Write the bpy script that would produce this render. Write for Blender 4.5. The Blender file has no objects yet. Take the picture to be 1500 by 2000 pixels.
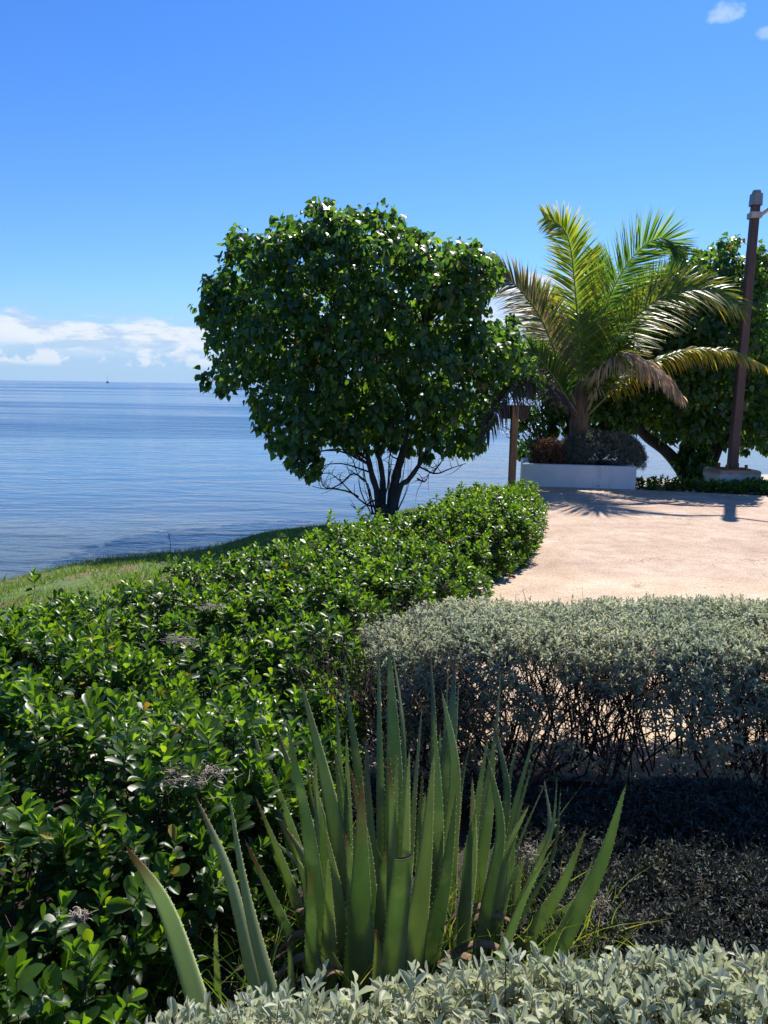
import bpy, math, random
import numpy as np
from mathutils import Vector, Matrix

random.seed(7)
rng = np.random.default_rng(7)
C = bpy.context.scene.collection
R_ = math.radians

# ------------------------------------------------------------ camera
CAM = np.array([0.0, 0.0, 1.6])
PITCH, ROLL, FPX = R_(-9.3), R_(0.9), 1502.0
_f = np.array([0, math.cos(PITCH), math.sin(PITCH)])
_r0 = np.array([1.0, 0, 0]); _u0 = np.cross(_r0, _f)
_r = _r0 * math.cos(ROLL) + _u0 * math.sin(ROLL)
_u = np.cross(_r, _f)
cd = bpy.data.cameras.new("camera"); cam = bpy.data.objects.new("camera", cd); C.objects.link(cam)
cd.sensor_fit = 'VERTICAL'; cd.sensor_height = 36; cd.lens = 36 * FPX / 2000
cd.clip_start = 0.05; cd.clip_end = 60000
M = Matrix(((_r[0], _u[0], -_f[0], CAM[0]), (_r[1], _u[1], -_f[1], CAM[1]), (_r[2], _u[2], -_f[2], CAM[2]), (0, 0, 0, 1)))
cam.matrix_world = M
bpy.context.scene.camera = cam

def ray(x, y):
    return _f + _r * ((x - 750) / FPX) + _u * ((1000 - y) / FPX)
def at(x, y, Y):                       # point of the photo's ray at distance Y ahead
    d = ray(x, y); return CAM + d * (Y / d[1])
def gz(x, y, z=0.0):                   # point of the ray on the level z
    d = ray(x, y); return CAM + d * ((z - CAM[2]) / d[2])

# ------------------------------------------------------------ sun, sky
SEL, SAZ = R_(50), R_(24)
sdir = Vector((math.sin(SAZ) * math.cos(SEL), math.cos(SAZ) * math.cos(SEL), math.sin(SEL)))
sl = bpy.data.lights.new("sun", 'SUN'); sl.energy = 5.0; sl.angle = R_(0.53); sl.color = (1.0, 0.94, 0.84)
so = bpy.data.objects.new("sun", sl); C.objects.link(so); so.rotation_euler = sdir.to_track_quat('Z', 'Y').to_euler()

class G:
    """small node graph helper"""
    def __init__(s, tree): s.t = tree; s.n = tree.nodes; s.l = tree.links
    def put(s, sock, v):
        if hasattr(v, 'is_output') or isinstance(v, bpy.types.NodeSocket): s.l.new(v, sock)
        else:
            try: sock.default_value = v
            except Exception: sock.default_value = (v[0], v[1], v[2], 1) if len(v) == 3 else v
    def m(s, op, a, b=None, c=None, clamp=False):
        n = s.n.new('ShaderNodeMath'); n.operation = op; n.use_clamp = clamp
        s.put(n.inputs[0], a)
        if b is not None: s.put(n.inputs[1], b)
        if c is not None: s.put(n.inputs[2], c)
        return n.outputs[0]
    def sstep(s, v, a, b):
        n = s.n.new('ShaderNodeMapRange'); n.interpolation_type = 'SMOOTHSTEP'
        s.put(n.inputs[0], v); n.inputs[1].default_value = a; n.inputs[2].default_value = b
        return n.outputs[0]
    def noise(s, vec, scale, detail=4, rough=.5, dist=0.0, out=0):
        n = s.n.new('ShaderNodeTexNoise'); n.inputs['Scale'].default_value = scale
        n.inputs['Detail'].default_value = detail; n.inputs['Roughness'].default_value = rough
        n.inputs['Distortion'].default_value = dist
        if vec is not None: s.l.new(vec, n.inputs['Vector'])
        return n.outputs[out]
    def mix(s, f, a, b, mode='MIX'):
        n = s.n.new('ShaderNodeMix'); n.data_type = 'RGBA'; n.blend_type = mode
        s.put(n.inputs[0], f); s.put(n.inputs[6], a); s.put(n.inputs[7], b)
        return n.outputs[2]
    def comb(s, x, y, z):
        n = s.n.new('ShaderNodeCombineXYZ'); s.put(n.inputs[0], x); s.put(n.inputs[1], y); s.put(n.inputs[2], z)
        return n.outputs[0]
    def sep(s, v):
        n = s.n.new('ShaderNodeSeparateXYZ'); s.l.new(v, n.inputs[0]); return n.outputs
    def mapping(s, v, scale):
        n = s.n.new('ShaderNodeMapping'); s.l.new(v, n.inputs[0]); n.inputs['Scale'].default_value = scale
        return n.outputs[0]

SKY_STRENGTH = 0.085
w = bpy.data.worlds.new("World"); bpy.context.scene.world = w; w.use_nodes = True
g = G(w.node_tree); g.n.clear()
sky = g.n.new('ShaderNodeTexSky'); sky.sky_type = 'NISHITA'; sky.sun_disc = False
sky.sun_elevation = SEL; sky.sun_rotation = SAZ; sky.air_density = 1.0; sky.dust_density = 0.3; sky.ozone_density = 3.0
tc = g.n.new('ShaderNodeTexCoord').outputs['Generated']
dx, dy, dz = g.sep(tc)
az = g.m('DIVIDE', g.m('ARCTAN2', dx, dy), math.pi / 180)
el = g.m('DIVIDE', g.m('ARCSINE', dz), math.pi / 180)
tint = g.mix(g.sstep(el, 0, 26), (.58, .84, 1.25), (.35, .73, 1.29))
skyc = g.mix(1.0, sky.outputs[0], tint, 'MULTIPLY')
# bank of distant cloud along the horizon, ragged cumulus under it
v1 = g.comb(g.m('MULTIPLY', az, 0.16), g.m('MULTIPLY', el, 0.55), 3.1)
n1 = g.noise(v1, 1.6, 8, .58, .25)
v2 = g.comb(g.m('MULTIPLY', az, 0.40), g.m('MULTIPLY', el, 0.62), 7.7)
n2 = g.noise(v2, 1.0, 10, .60, .1)
topn = g.noise(g.comb(g.m('MULTIPLY', az, 0.05), 0.0, 1.3), 2.0, 3, .5)
toph = g.m('ADD', 3.5, g.m('MULTIPLY', topn, 1.9))
rise = g.m('MULTIPLY', g.sstep(az, -8, 8), 3.2)
toph = g.m('ADD', toph, rise)
dt = g.m('SUBTRACT', toph, el)                       # >0 under the bank's top
band = g.m('MULTIPLY', g.sstep(g.m('ADD', dt, g.m('MULTIPLY', g.m('SUBTRACT', n1, .5), 3.0)), 0.0, .55), 
           g.sstep(g.m('ADD', el, g.m('MULTIPLY', n1, 1.6)), 2.2, 3.9))
cum = g.m('MULTIPLY', g.sstep(g.m('SUBTRACT', n2, g.m('MULTIPLY', g.m('MAXIMUM', g.m('SUBTRACT', el, 1.2), 0.0), .10)), 0.44, .52),
          g.sstep(el, .85, 1.35))
veil = g.m('MULTIPLY', g.sstep(el, 7.5, .3), .92)
hor = g.mix(veil, skyc, (3.3, 4.9, 7.0))
n3 = g.noise(g.comb(g.m('MULTIPLY', az, .22), g.m('MULTIPLY', el, .75), 9.1), 1.5, 9, .62, .3)
wh = g.mix(g.sstep(n3, .42, .60), (4.3, 5.3, 7.0), (6.6, 7.1, 7.8))
c1 = g.mix(g.m('MULTIPLY', band, g.m('ADD', .50, g.m('MULTIPLY', g.sstep(n3, .35, .6), .42))), hor, wh)
c2 = g.mix(g.m('MULTIPLY', cum, .7), c1, g.mix(g.sstep(n3, .40, .55), (4.8, 5.7, 7.2), (6.6, 7.1, 7.8)))
# two small wisps high on the right
def wisp(prev, px, py, ra, re, amt):
    d = ray(px, py); d = d / np.linalg.norm(d)
    a0 = math.degrees(math.atan2(d[0], d[1])); e0 = math.degrees(math.asin(d[2]))
    nn = g.noise(g.comb(g.m('MULTIPLY', az, .9), g.m('MULTIPLY', el, 1.3), 4.4), 1.0, 6, .6)
    q = g.m('ADD', g.m('POWER', g.m('ABSOLUTE', g.m('DIVIDE', g.m('SUBTRACT', az, a0), ra)), 2.0),
            g.m('POWER', g.m('ABSOLUTE', g.m('DIVIDE', g.m('SUBTRACT', el, e0), re)), 2.0))
    q = g.m('ADD', q, g.m('MULTIPLY', g.m('SUBTRACT', nn, .5), 3.0))
    f = g.m('MULTIPLY', g.m('SUBTRACT', 1.0, g.sstep(q, 0.0, 1.3)), amt)
    return g.mix(f, prev, (6.6, 7.6, 8.6))
c3 = wisp(c2, 1418, 24, 1.1, .6, .42)
c3 = wisp(c3, 1500, 63, .7, .4, .32)
bg = g.n.new('ShaderNodeBackground'); g.l.new(c3, bg.inputs[0]); bg.inputs[1].default_value = SKY_STRENGTH
wo = g.n.new('ShaderNodeOutputWorld'); g.l.new(bg.outputs[0], wo.inputs[0])

sc = bpy.context.scene
sc.view_settings.view_transform = 'Standard'; sc.view_settings.look = 'None'
sc.view_settings.exposure = 0.6; sc.view_settings.gamma = 1
sc.cycles.max_bounces = 7; sc.cycles.transparent_max_bounces = 4; sc.cycles.transmission_bounces = 5
sc.cycles.diffuse_bounces = 4; sc.cycles.glossy_bounces = 3

# ------------------------------------------------------------ helpers
def norm(a): return a / np.maximum(np.linalg.norm(a, axis=-1, keepdims=True), 1e-9)
class MB:
    """collects vertices and quads; build() links them as ONE mesh object"""
    def __init__(s): s.v = []; s.f = []; s.a = []; s.mi = []; s.n = 0
    def add(s, v, f, a=0.5, mi=0):
        v = np.asarray(v, float).reshape(-1, 3); f = np.asarray(f, int).reshape(-1, 4)
        s.v.append(v); s.f.append(f + s.n); s.n += len(v)
        s.a.append(np.broadcast_to(np.asarray(a, float), (len(v),)).copy())
        s.mi.append(np.broadcast_to(np.asarray(mi, int), (len(f),)).copy())
    def build(s, name, mats, parent=None, smooth=True, origin=None):
        v = np.concatenate(s.v); f = np.concatenate(s.f); a = np.concatenate(s.a); mi = np.concatenate(s.mi)
        if origin is not None: v = v - np.asarray(origin)
        me = bpy.data.meshes.new(name)
        me.vertices.add(len(v)); me.vertices.foreach_set('co', v.astype(np.float32).ravel())
        me.loops.add(f.size); me.loops.foreach_set('vertex_index', f.astype(np.int32).ravel())
        me.polygons.add(len(f)); me.polygons.foreach_set('loop_start', np.arange(0, f.size, 4, dtype=np.int32))
        me.polygons.foreach_set('material_index', mi.astype(np.int32))
        me.polygons.foreach_set('use_smooth', np.full(len(f), smooth))
        me.update(calc_edges=True); me.validate()
        at_ = me.attributes.new('rnd', 'FLOAT', 'POINT')
        at_.data.foreach_set('value', a.astype(np.float32))
        for m_ in (mats if isinstance(mats, (list, tuple)) else [mats]): me.materials.append(m_)
        o = bpy.data.objects.new(name, me); C.objects.link(o)
        if parent is not None: o.parent = parent
        if origin is not None and parent is None: o.location = origin
        return o

def tag(o, label=None, cat=None, group=None, kind=None):
    if label: o['label'] = label
    if cat: o['category'] = cat
    if group: o['group'] = group
    if kind: o['kind'] = kind
    return o
def empty(name, loc, label, cat, group=None):
    o = bpy.data.objects.new(name, None); C.objects.link(o); o.location = loc; o.empty_display_size = .2
    return tag(o, label, cat, group)
def child(mb, name, mats, parent, smooth=True, label=None):
    o = mb.build(name, mats, parent, smooth, origin=np.array(parent_loc(parent)))
    if label: o['label'] = label
    return o
def parent_loc(p):
    l = np.zeros(3)
    while p is not None:
        l = l + np.array(p.location); p = p.parent
    return l

def catmull(P, n):
    P = np.asarray(P, float); k = len(P)
    Q = np.vstack([2 * P[0] - P[1], P, 2 * P[-1] - P[-2]])
    ts = np.linspace(0, k - 1, n); out = []
    for t in ts:
        i = min(int(t), k - 2); u = t - i
        p0, p1, p2, p3 = Q[i], Q[i + 1], Q[i + 2], Q[i + 3]
        out.append(.5 * ((2 * p1) + (-p0 + p2) * u + (2 * p0 - 5 * p1 + 4 * p2 - p3) * u * u + (-p0 + 3 * p1 - 3 * p2 + p3) * u ** 3))
    return np.array(out)

def tube(mb, P, r, k=6, a=0.5, mi=0, squash=1.0, cap=False):
    P = np.asarray(P, float); n = len(P)
    r = np.broadcast_to(np.asarray(r, float), (n,))
    T = norm(np.gradient(P, axis=0))
    ref = np.array([0, 0, 1.0]) if abs(T[:, 2]).mean() < .85 else np.array([0, 1.0, 0])
    S = norm(np.cross(T, ref)); U = np.cross(S, T)
    th = np.linspace(0, 2 * np.pi, k, endpoint=False)
    V = P[:, None] + r[:, None, None] * (np.cos(th)[None, :, None] * S[:, None] + squash * np.sin(th)[None, :, None] * U[:, None])
    i, j = np.meshgrid(np.arange(n - 1), np.arange(k), indexing='ij')
    F = np.stack([i * k + j, i * k + (j + 1) % k, (i + 1) * k + (j + 1) % k, (i + 1) * k + j], -1).reshape(-1, 4)
    if cap:
        V = np.concatenate([V, np.repeat(P[:1, None], k, 1), np.repeat(P[-1:, None], k, 1)])
        j = np.arange(k)
        F = np.vstack([F, np.stack([n * k + j, n * k + (j + 1) % k, (j + 1) % k, j], -1),
                       np.stack([(n - 1) * k + j, (n - 1) * k + (j + 1) % k, (n + 1) * k + (j + 1) % k, (n + 1) * k + j], -1)])
    mb.add(V.reshape(-1, 3), F, a, mi)

def box(mb, c, size, rot=0.0, a=.5, mi=0, bev=0.0, mat3=None):
    """bevelled box as rounded-corner prism; c centre, size full"""
    hx, hy, hz = np.array(size) / 2
    b = min(bev, hx * .45, hy * .45, hz * .45)
    def ring(ix, iy, z):
        return [(-ix, -iy + b, z), (-ix + b, -iy, z), (ix - b, -iy, z), (ix, -iy + b, z), (ix, iy - b, z), (ix - b, iy, z), (-ix + b, iy, z), (-ix, iy - b, z)] if b > 0 else \
               [(-ix, -iy, z), (ix, -iy, z), (ix, iy, z), (-ix, iy, z)]
    if b > 0:
        rings = [ring(hx - b, hy - b, -hz), ring(hx, hy, -hz + b), ring(hx, hy, hz - b), ring(hx - b, hy - b, hz)]
    else: rings = [ring(hx, hy, -hz), ring(hx, hy, hz)]
    k = len(rings[0]); V = np.array([p for q in rings for p in q]); F = []
    for i in range(len(rings) - 1):
        for j in range(k): F.append((i * k + j, i * k + (j + 1) % k, (i + 1) * k + (j + 1) % k, (i + 1) * k + j))
    o = (len(rings) - 1) * k
    if k == 8:
        for base, fl in ((0, True), (o, False)):
            for q in ((0, 1, 2, 3), (0, 3, 4, 7), (4, 5, 6, 7)):
                q = [base + t for t in q]; F.append(q[::-1] if fl else q)
    else: F += [(3, 2, 1, 0), (o, o + 1, o + 2, o + 3)]
    if mat3 is not None: V = V @ np.asarray(mat3).T
    elif rot:
        cr, sr = math.cos(rot), math.sin(rot)
        V = V @ np.array([[cr, -sr, 0], [sr, cr, 0], [0, 0, 1]]).T
    mb.add(V + np.asarray(c), F, a, mi)

# leaf templates: rows of (t, halfwidth, curve)
def template(rows, fold=.10, curve=.12, across=3):
    V, F = [], []
    xs = (-1, 0, 1) if across == 3 else (-1, 1)
    for t, wd in rows:
        for x in xs: V.append((x * wd, t, abs(x) * wd * fold - curve * t * t))
    k = len(xs)
    for i in range(len(rows) - 1):
        for j in range(k - 1): F.append((i * k + j, i * k + j + 1, (i + 1) * k + j + 1, (i + 1) * k + j))
    return np.array(V, float), np.array(F)
OBO = template([(0, .04), (.2, .22), (.45, .40), (.7, .5), (.88, .40), (.97, .2), (1, .05)], .25, .16)
OBO_LO = template([(0, .05), (.4, .40), (.75, .5), (1, .12)], .25, .16)
NAR = template([(0, .05), (.3, .33), (.62, .5), (.88, .34), (1, .06)], .35, .2)
NAR_LO = template([(0, .06), (.5, .5), (1, .08)], .35, .2)
HEART = template([(0, .22), (.10, .46), (.32, .5), (.62, .33), (.85, .13), (1, .015)], .22, .22)

def leaves(mb, P, D, N, L, W, tm, a, mi=0):
    tv, tf = tm
    D = norm(D); S = norm(np.cross(D, N)); N2 = np.cross(S, D)
    L = np.broadcast_to(L, (len(P),)); W = np.broadcast_to(W, (len(P),))
    cur = 1 + 0.9 * rng.uniform(-1, 1, len(P))
    z = tv[None, :, 2] * 1.0
    V = P[:, None] + D[:, None] * (tv[None, :, 1, None] * L[:, None, None]) + S[:, None] * (tv[None, :, 0, None] * W[:, None, None]) \
        + N2[:, None] * (z * L[:, None] * cur[:, None])[:, :, None]
    n, k = len(P), len(tv)
    F = tf[None] + (np.arange(n) * k)[:, None, None]
    if np.ndim(mi): mi = np.repeat(mi, len(tf))
    mb.add(V.reshape(-1, 3), F.reshape(-1, 4), np.repeat(np.broadcast_to(a, (n,)), k), mi)

def perp(A):
    r = rng.normal(size=A.shape); r -= (r * A).sum(-1, keepdims=True) * A
    X = norm(r); return X, np.cross(A, X)

def shoots(mb, T, A, k, L, ratio, tm, gap=.008, open0=12, open1=85, a0=0.0, stem=None, stem_len=.14, mi=0, jit=.25, odd=0):
    """whorled shoots: T tips, A axes, k leaves each spiralling down the axis"""
    A = norm(A); X, Y = perp(A); n = len(T)
    sc_ = rng.uniform(.75, 1.2, n)
    hue = rng.uniform(0, 1, n)
    for j in range(k):
        ph = j * 2.39996 + rng.uniform(-.4, .4, n)
        th = np.radians(open0 + (open1 - open0) * (j / max(k - 1, 1)) ** .8) + rng.normal(0, jit, n) * .6
        Rr = np.cos(ph)[:, None] * X + np.sin(ph)[:, None] * Y
        D = A * np.cos(th)[:, None] + Rr * np.sin(th)[:, None] + rng.normal(0, jit * .5, (n, 3))
        N = A * np.sin(th)[:, None] - Rr * np.cos(th)[:, None] + rng.normal(0, jit, (n, 3))
        size = (.55 + .45 * min(1, (j + 1) / 4.)) * L * sc_ * rng.uniform(.8, 1.15, n)
        leaves(mb, T - A * (j * gap * sc_)[:, None], D, N, size, size * ratio * rng.uniform(.85, 1.15, n), tm,
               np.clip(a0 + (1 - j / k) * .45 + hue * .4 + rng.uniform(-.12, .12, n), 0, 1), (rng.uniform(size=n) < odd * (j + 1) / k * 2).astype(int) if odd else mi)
    if stem is not None:
        mbs, r0 = stem
        for i in range(n):
            b = T[i] - A[i] * stem_len + np.append(rng.normal(0, .012, 2), -.02)
            m_ = (T[i] + b) / 2 + rng.normal(0, .006, 3)
            tube(mbs, [b, m_, T[i]], [r0, r0 * .8, r0 * .4], 3, rng.uniform())

# smooth pseudo-noise from sines
_K = rng.normal(size=(24, 3)); _PH = rng.uniform(0, 6.28, 24)
def snoise(P, s):
    P = np.asarray(P); return np.sin(P @ (_K * s).T + _PH).sum(-1) / 24 ** .5

# ------------------------------------------------------------ materials
def newmat(name):
    m = bpy.data.materials.new(name); m.use_nodes = True
    g = G(m.node_tree); g.n.clear()
    out = g.n.new('ShaderNodeOutputMaterial')
    return m, g, out
def ramp(g, v, stops):
    n = g.n.new('ShaderNodeValToRGB'); g.l.new(v, n.inputs[0]); e = n.color_ramp.elements
    while len(e) < len(stops): e.new(.5)
    for x, (p, c) in zip(e, stops): x.position = p; x.color = (*c, 1)
    return n.outputs[0]
def leafmat(name, stops, tcol, trans=.35, rough=.35, spec=.5, back=None, blotch=None):
    m, g, out = newmat(name)
    at_ = g.n.new('ShaderNodeAttribute'); at_.attribute_name = 'rnd'
    col = ramp(g, at_.outputs['Fac'], stops)
    tcn = g.n.new('ShaderNodeTexCoord').outputs['Object']
    nz = g.noise(tcn, 35, 3)
    col = g.mix(.35, col, g.mix(1.0, col, ramp(g, nz, [(.3, (.55, .6, .5)), (.7, (1.3, 1.25, 1.2))]), 'MULTIPLY'))
    big = ramp(g, g.noise(tcn, 2.3, 4, .6), [(.3, (.72, .78, .8)), (.7, (1.3, 1.15, 1.0))])
    col = g.mix(.6, col, g.mix(1.0, col, big, 'MULTIPLY'))
    if blotch: col = g.mix(g.sstep(g.noise(tcn, blotch[0], 3), blotch[2], blotch[2] + .06), col, blotch[1])
    if back:
        geo = g.n.new('ShaderNodeNewGeometry').outputs['Backfacing']
        col = g.mix(g.m('MULTIPLY', geo, .6), col, back)
    p = g.n.new('ShaderNodeBsdfPrincipled'); g.l.new(col, p.inputs['Base Color'])
    p.inputs['Roughness'].default_value = rough; p.inputs['Specular IOR Level'].default_value = spec
    t = g.n.new('ShaderNodeBsdfTranslucent')
    g.l.new(g.mix(1.0, col, tcol, 'MULTIPLY'), t.inputs[0])
    mx = g.n.new('ShaderNodeMixShader'); mx.inputs[0].default_value = trans
    g.l.new(p.outputs[0], mx.inputs[1]); g.l.new(t.outputs[0], mx.inputs[2]); g.l.new(mx.outputs[0], out.inputs[0])
    return m
def surfmat(name, stops, scale=6, rough=.8, detail=6, bump=.3, bscale=40, spec=.3, stretch=(1, 1, 1), extra=None, bdist=.01):
    m, g, out = newmat(name)
    tcn = g.mapping(g.n.new('ShaderNodeTexCoord').outputs['Object'], stretch)
    col = ramp(g, g.noise(tcn, scale, detail, .6), stops)
    if extra: col = extra(g, tcn, col)
    p = g.n.new('ShaderNodeBsdfPrincipled'); g.l.new(col, p.inputs['Base Color'])
    p.inputs['Roughness'].default_value = rough; p.inputs['Specular IOR Level'].default_value = spec
    b = g.n.new('ShaderNodeBump'); b.inputs['Strength'].default_value = bump; b.inputs['Distance'].default_value = bdist
    g.l.new(g.noise(tcn, bscale, 5, .6), b.inputs['Height']); g.l.new(b.outputs[0], p.inputs['Normal'])
    g.l.new(p.outputs[0], out.inputs[0])
    return m

m_green = leafmat('glossy_green_leaf', [(0, (.014, .038, .009)), (.45, (.032, .078, .012)), (.8, (.064, .135, .016)), (1, (.13, .19, .022))],
                  (4.8, 4.2, 1.1), .42, .36, .45)
m_silver = leafmat('silver_leaf', [(0, (.19, .215, .165)), (.5, (.355, .395, .305)), (1, (.54, .57, .47))],
                   (1.35, 1.35, 1.1), .42, .5, .45)
m_silver2 = leafmat('pale_silver_leaf', [(0, (.27, .31, .22)), (.5, (.44, .48, .36)), (1, (.63, .66, .54))],
                    (1.25, 1.25, 1.0), .36, .5, .4)
m_cover = leafmat('shaded_silver_leaf', [(0, (.026, .032, .027)), (.5, (.062, .074, .064)), (1, (.13, .145, .125))], (1, 1, .8), .12, .6, .3)  # silver leaf darkened to stand in for the hedge's shade
m_tree = leafmat('broad_tree_leaf', [(0, (.019, .050, .018)), (.5, (.040, .094, .023)), (.9, (.078, .15, .028)), (1, (.14, .20, .035))],
                 (4.6, 4.3, 1.5), .38, .36, .6)
m_orange = leafmat('withered_leaf', [(0, (.16, .05, .02)), (1, (.30, .16, .04))], (1.6, 1.3, .8), .35, .5, .3)
m_yellow = leafmat('yellowed_leaf', [(0, (.16, .09, .02)), (.5, (.34, .28, .04)), (1, (.30, .34, .05))], (1.6, 1.4, .6), .35, .4, .4, blotch=(60, (.12, .06, .02), .58))
m_twig = surfmat('twig_bark', [(.3, (.035, .022, .017)), (.7, (.10, .07, .05))], 30, .9)
m_bark = surfmat('tree_bark', [(.3, (.035, .028, .024)), (.7, (.12, .095, .075))], 12, .9, bump=.8, bscale=30, stretch=(1, 1, .25))
m_dry = surfmat('dry_twig', [(.3, (.18, .14, .11)), (.7, (.42, .36, .30))], 40, .9)
m_grass = leafmat('grass_blade', [(0, (.05, .11, .015)), (.5, (.11, .20, .03)), (.85, (.20, .28, .06)), (1, (.38, .33, .14))], (2.2, 2.1, .8), .35, .45, .3)

def polygon_mesh_grid(xs, ys, zf): 
    X, Y = np.meshgrid(xs, ys, indexing='ij'); Pp = np.stack([X, Y, zf(X, Y)], -1)
    nx, ny = X.shape; i, j = np.meshgrid(np.arange(nx - 1), np.arange(ny - 1), indexing='ij')
    F = np.stack([i * ny + j, (i + 1) * ny + j, (i + 1) * ny + j + 1, i * ny + j + 1], -1)
    return Pp.reshape(-1, 3), F.reshape(-1, 4)

# ------------------------------------------------------------ terrain and sea
SEA = -0.6
COAST = np.array([(-80, -45), (-30, -11), (-9, 4.6), (-4.2, 8.3), (-2.9, 9.7), (-1.6, 11.1), (-.3, 12.4), (2, 15.0), (4.6, 18.0), (7, 19.2), (12, 21.5), (30, 26), (90, 34)], float)
COAST = catmull(np.c_[COAST, np.zeros(len(COAST))], 90)[:, :2]
def shore(X, Y):                      # metres inland (>0) or out to sea (<0)
    P = np.stack([X.ravel(), Y.ravel()], -1); best = np.full(len(P), 1e9); sg = np.ones(len(P))
    for a, b in zip(COAST[:-1], COAST[1:]):
        ab = b - a; t = np.clip(((P - a) @ ab) / (ab @ ab), 0, 1); q = P - (a + t[:, None] * ab)
        d = np.hypot(q[:, 0], q[:, 1]); cr = ab[0] * (P[:, 1] - a[1]) - ab[1] * (P[:, 0] - a[0])
        u = d < best; best[u] = d[u]; sg[u] = np.where(cr[u] < 0, 1, -1)
    return (best * sg).reshape(X.shape)
def ground_z(X, Y):
    X = np.asarray(X, float); Y = np.asarray(Y, float)
    s = shore(X, Y)
    s = s + .22 * np.sin(X * 2.1 + Y) + .12 * np.sin(X * 5.3 - Y * 3)
    flat = np.clip(s / 4.6, 0, 1)
    z = SEA + .0 + (.6 - .006) * np.sin(flat * np.pi / 2) ** .9
    rt = np.clip((X - 2.5) / 1.5, 0, 1); lin = SEA + .594 * np.clip(s / 5.6, 0, 1)
    z = z * (1 - rt) + lin * rt
    z = np.where(s < 0, SEA + s * .13, z)
    return z
def expo(lo, hi, near_lo, near_hi, step, grow=1.25):
    a = list(np.arange(near_lo, near_hi + step / 2, step)); st = step
    while a[-1] < hi: st *= grow; a.append(a[-1] + st)
    st = step
    while a[0] > lo: st *= grow; a.insert(0, a[0] - st)
    return np.array(a)
m, g, out = newmat('ground_soil')
tcn = g.n.new('ShaderNodeTexCoord').outputs['Object']; ox, oy, oz = g.sep(tcn)
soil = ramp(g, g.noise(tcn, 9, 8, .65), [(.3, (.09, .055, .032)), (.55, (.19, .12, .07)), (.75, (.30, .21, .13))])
turf = ramp(g, g.noise(tcn, 14, 6, .6), [(.3, (.05, .085, .018)), (.6, (.10, .16, .03)), (.8, (.20, .21, .07))])
gp = g.sstep(g.noise(tcn, 1.3, 4, .6), .36, .46)
c = g.mix(g.m('MULTIPLY', gp, g.sstep(oy, 3.2, 4.0)), g.mix(g.sstep(oy, 3.4, 2.8), soil, (.028, .021, .015)), turf)  # dark soil of the near bed, darkened further in place of hedge shade
sand = ramp(g, g.noise(tcn, 20, 6, .6), [(.3, (.36, .30, .23)), (.7, (.55, .48, .38))])
onleft = g.sstep(ox, 3.0, 4.2)
c = g.mix(g.m('MULTIPLY', onleft, g.sstep(oy, 12.6, 13.4)), c, sand)
c = g.mix(g.sstep(oz, SEA + .10, SEA + .02), c, ramp(g, g.noise(tcn, 25, 5, .6), [(.35, (.16, .125, .085)), (.7, (.34, .29, .22))]))
p = g.n.new('ShaderNodeBsdfPrincipled'); g.l.new(c, p.inputs['Base Color']); p.inputs['Roughness'].default_value = .9
b = g.n.new('ShaderNodeBump'); b.inputs['Distance'].default_value = .03; b.inputs['Strength'].default_value = .6
g.l.new(g.noise(tcn, 30, 6, .6), b.inputs['Height']); g.l.new(b.outputs[0], p.inputs['Normal']); g.l.new(p.outputs[0], out.inputs[0])
m_ground = m
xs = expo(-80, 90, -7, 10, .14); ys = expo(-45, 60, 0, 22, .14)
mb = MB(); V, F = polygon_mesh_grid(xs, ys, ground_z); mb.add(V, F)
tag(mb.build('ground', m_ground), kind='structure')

m, g, out = newmat('sea_water')
tcn = g.n.new('ShaderNodeTexCoord').outputs['Object']
at_ = g.n.new('ShaderNodeAttribute'); at_.attribute_name = 'rnd'; sh = at_.outputs['Fac']     # 0 at the shore, 1 at 40 m out
deep = g.mix(g.sstep(sh, .35, 1.0), (.03, .095, .17), (.010, .065, .155))
shal = ramp(g, g.noise(g.mapping(tcn, (.25, .7, 1)), 1.2, 4), [(.35, (.085, .092, .095)), (.7, (.05, .08, .10))])
c = g.mix(g.sstep(sh, .02, .30), shal, deep)
p = g.n.new('ShaderNodeBsdfPrincipled'); g.l.new(c, p.inputs['Base Color']); p.inputs['IOR'].default_value = 1.33
patch = g.noise(g.mapping(tcn, (.012, .05, 1)), 1.0, 4, .55)
g.l.new(g.m('ADD', .09, g.m('MULTIPLY', g.sstep(patch, .40, .62), .14)), p.inputs['Roughness'])
w1 = g.noise(g.mapping(tcn, (.8, 1.9, 1)), 1.0, 3, .5, .4)
w2 = g.noise(g.mapping(tcn, (2.8, 6.0, 1)), 1.0, 3, .5, .5)
w3 = g.noise(g.mapping(tcn, (.2, .45, 1)), 1.0, 2, .5, .4)
h = g.m('ADD', g.m('ADD', g.m('MULTIPLY', w1, .16), g.m('MULTIPLY', w2, .06)), g.m('MULTIPLY', w3, .25))
h = g.m('MULTIPLY', h, g.m('ADD', .35, g.m('MULTIPLY', g.sstep(sh, .1, .8), .65)))
h = g.m('MULTIPLY', h, g.m('ADD', .45, g.m('MULTIPLY', g.sstep(patch, .42, .6), .8)))
b = g.n.new('ShaderNodeBump'); b.inputs['Distance'].default_value = 1.0; b.inputs['Strength'].default_value = 1.0
g.l.new(h, b.inputs['Height']); g.l.new(b.outputs[0], p.inputs['Normal']); g.l.new(p.outputs[0], out.inputs[0])
xs = expo(-40000, 40000, -30, 30, 1.2, 1.35); ys = expo(-400, 45000, -10, 60, 1.2, 1.35)
mb = MB(); V, F = polygon_mesh_grid(xs, ys, lambda X, Y: np.full(X.shape, SEA))
mb.add(V, F, np.clip(-shore(V[:, 0], V[:, 1]) / 40, 0, 1))
tag(mb.build('water', m), kind='structure')

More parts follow.
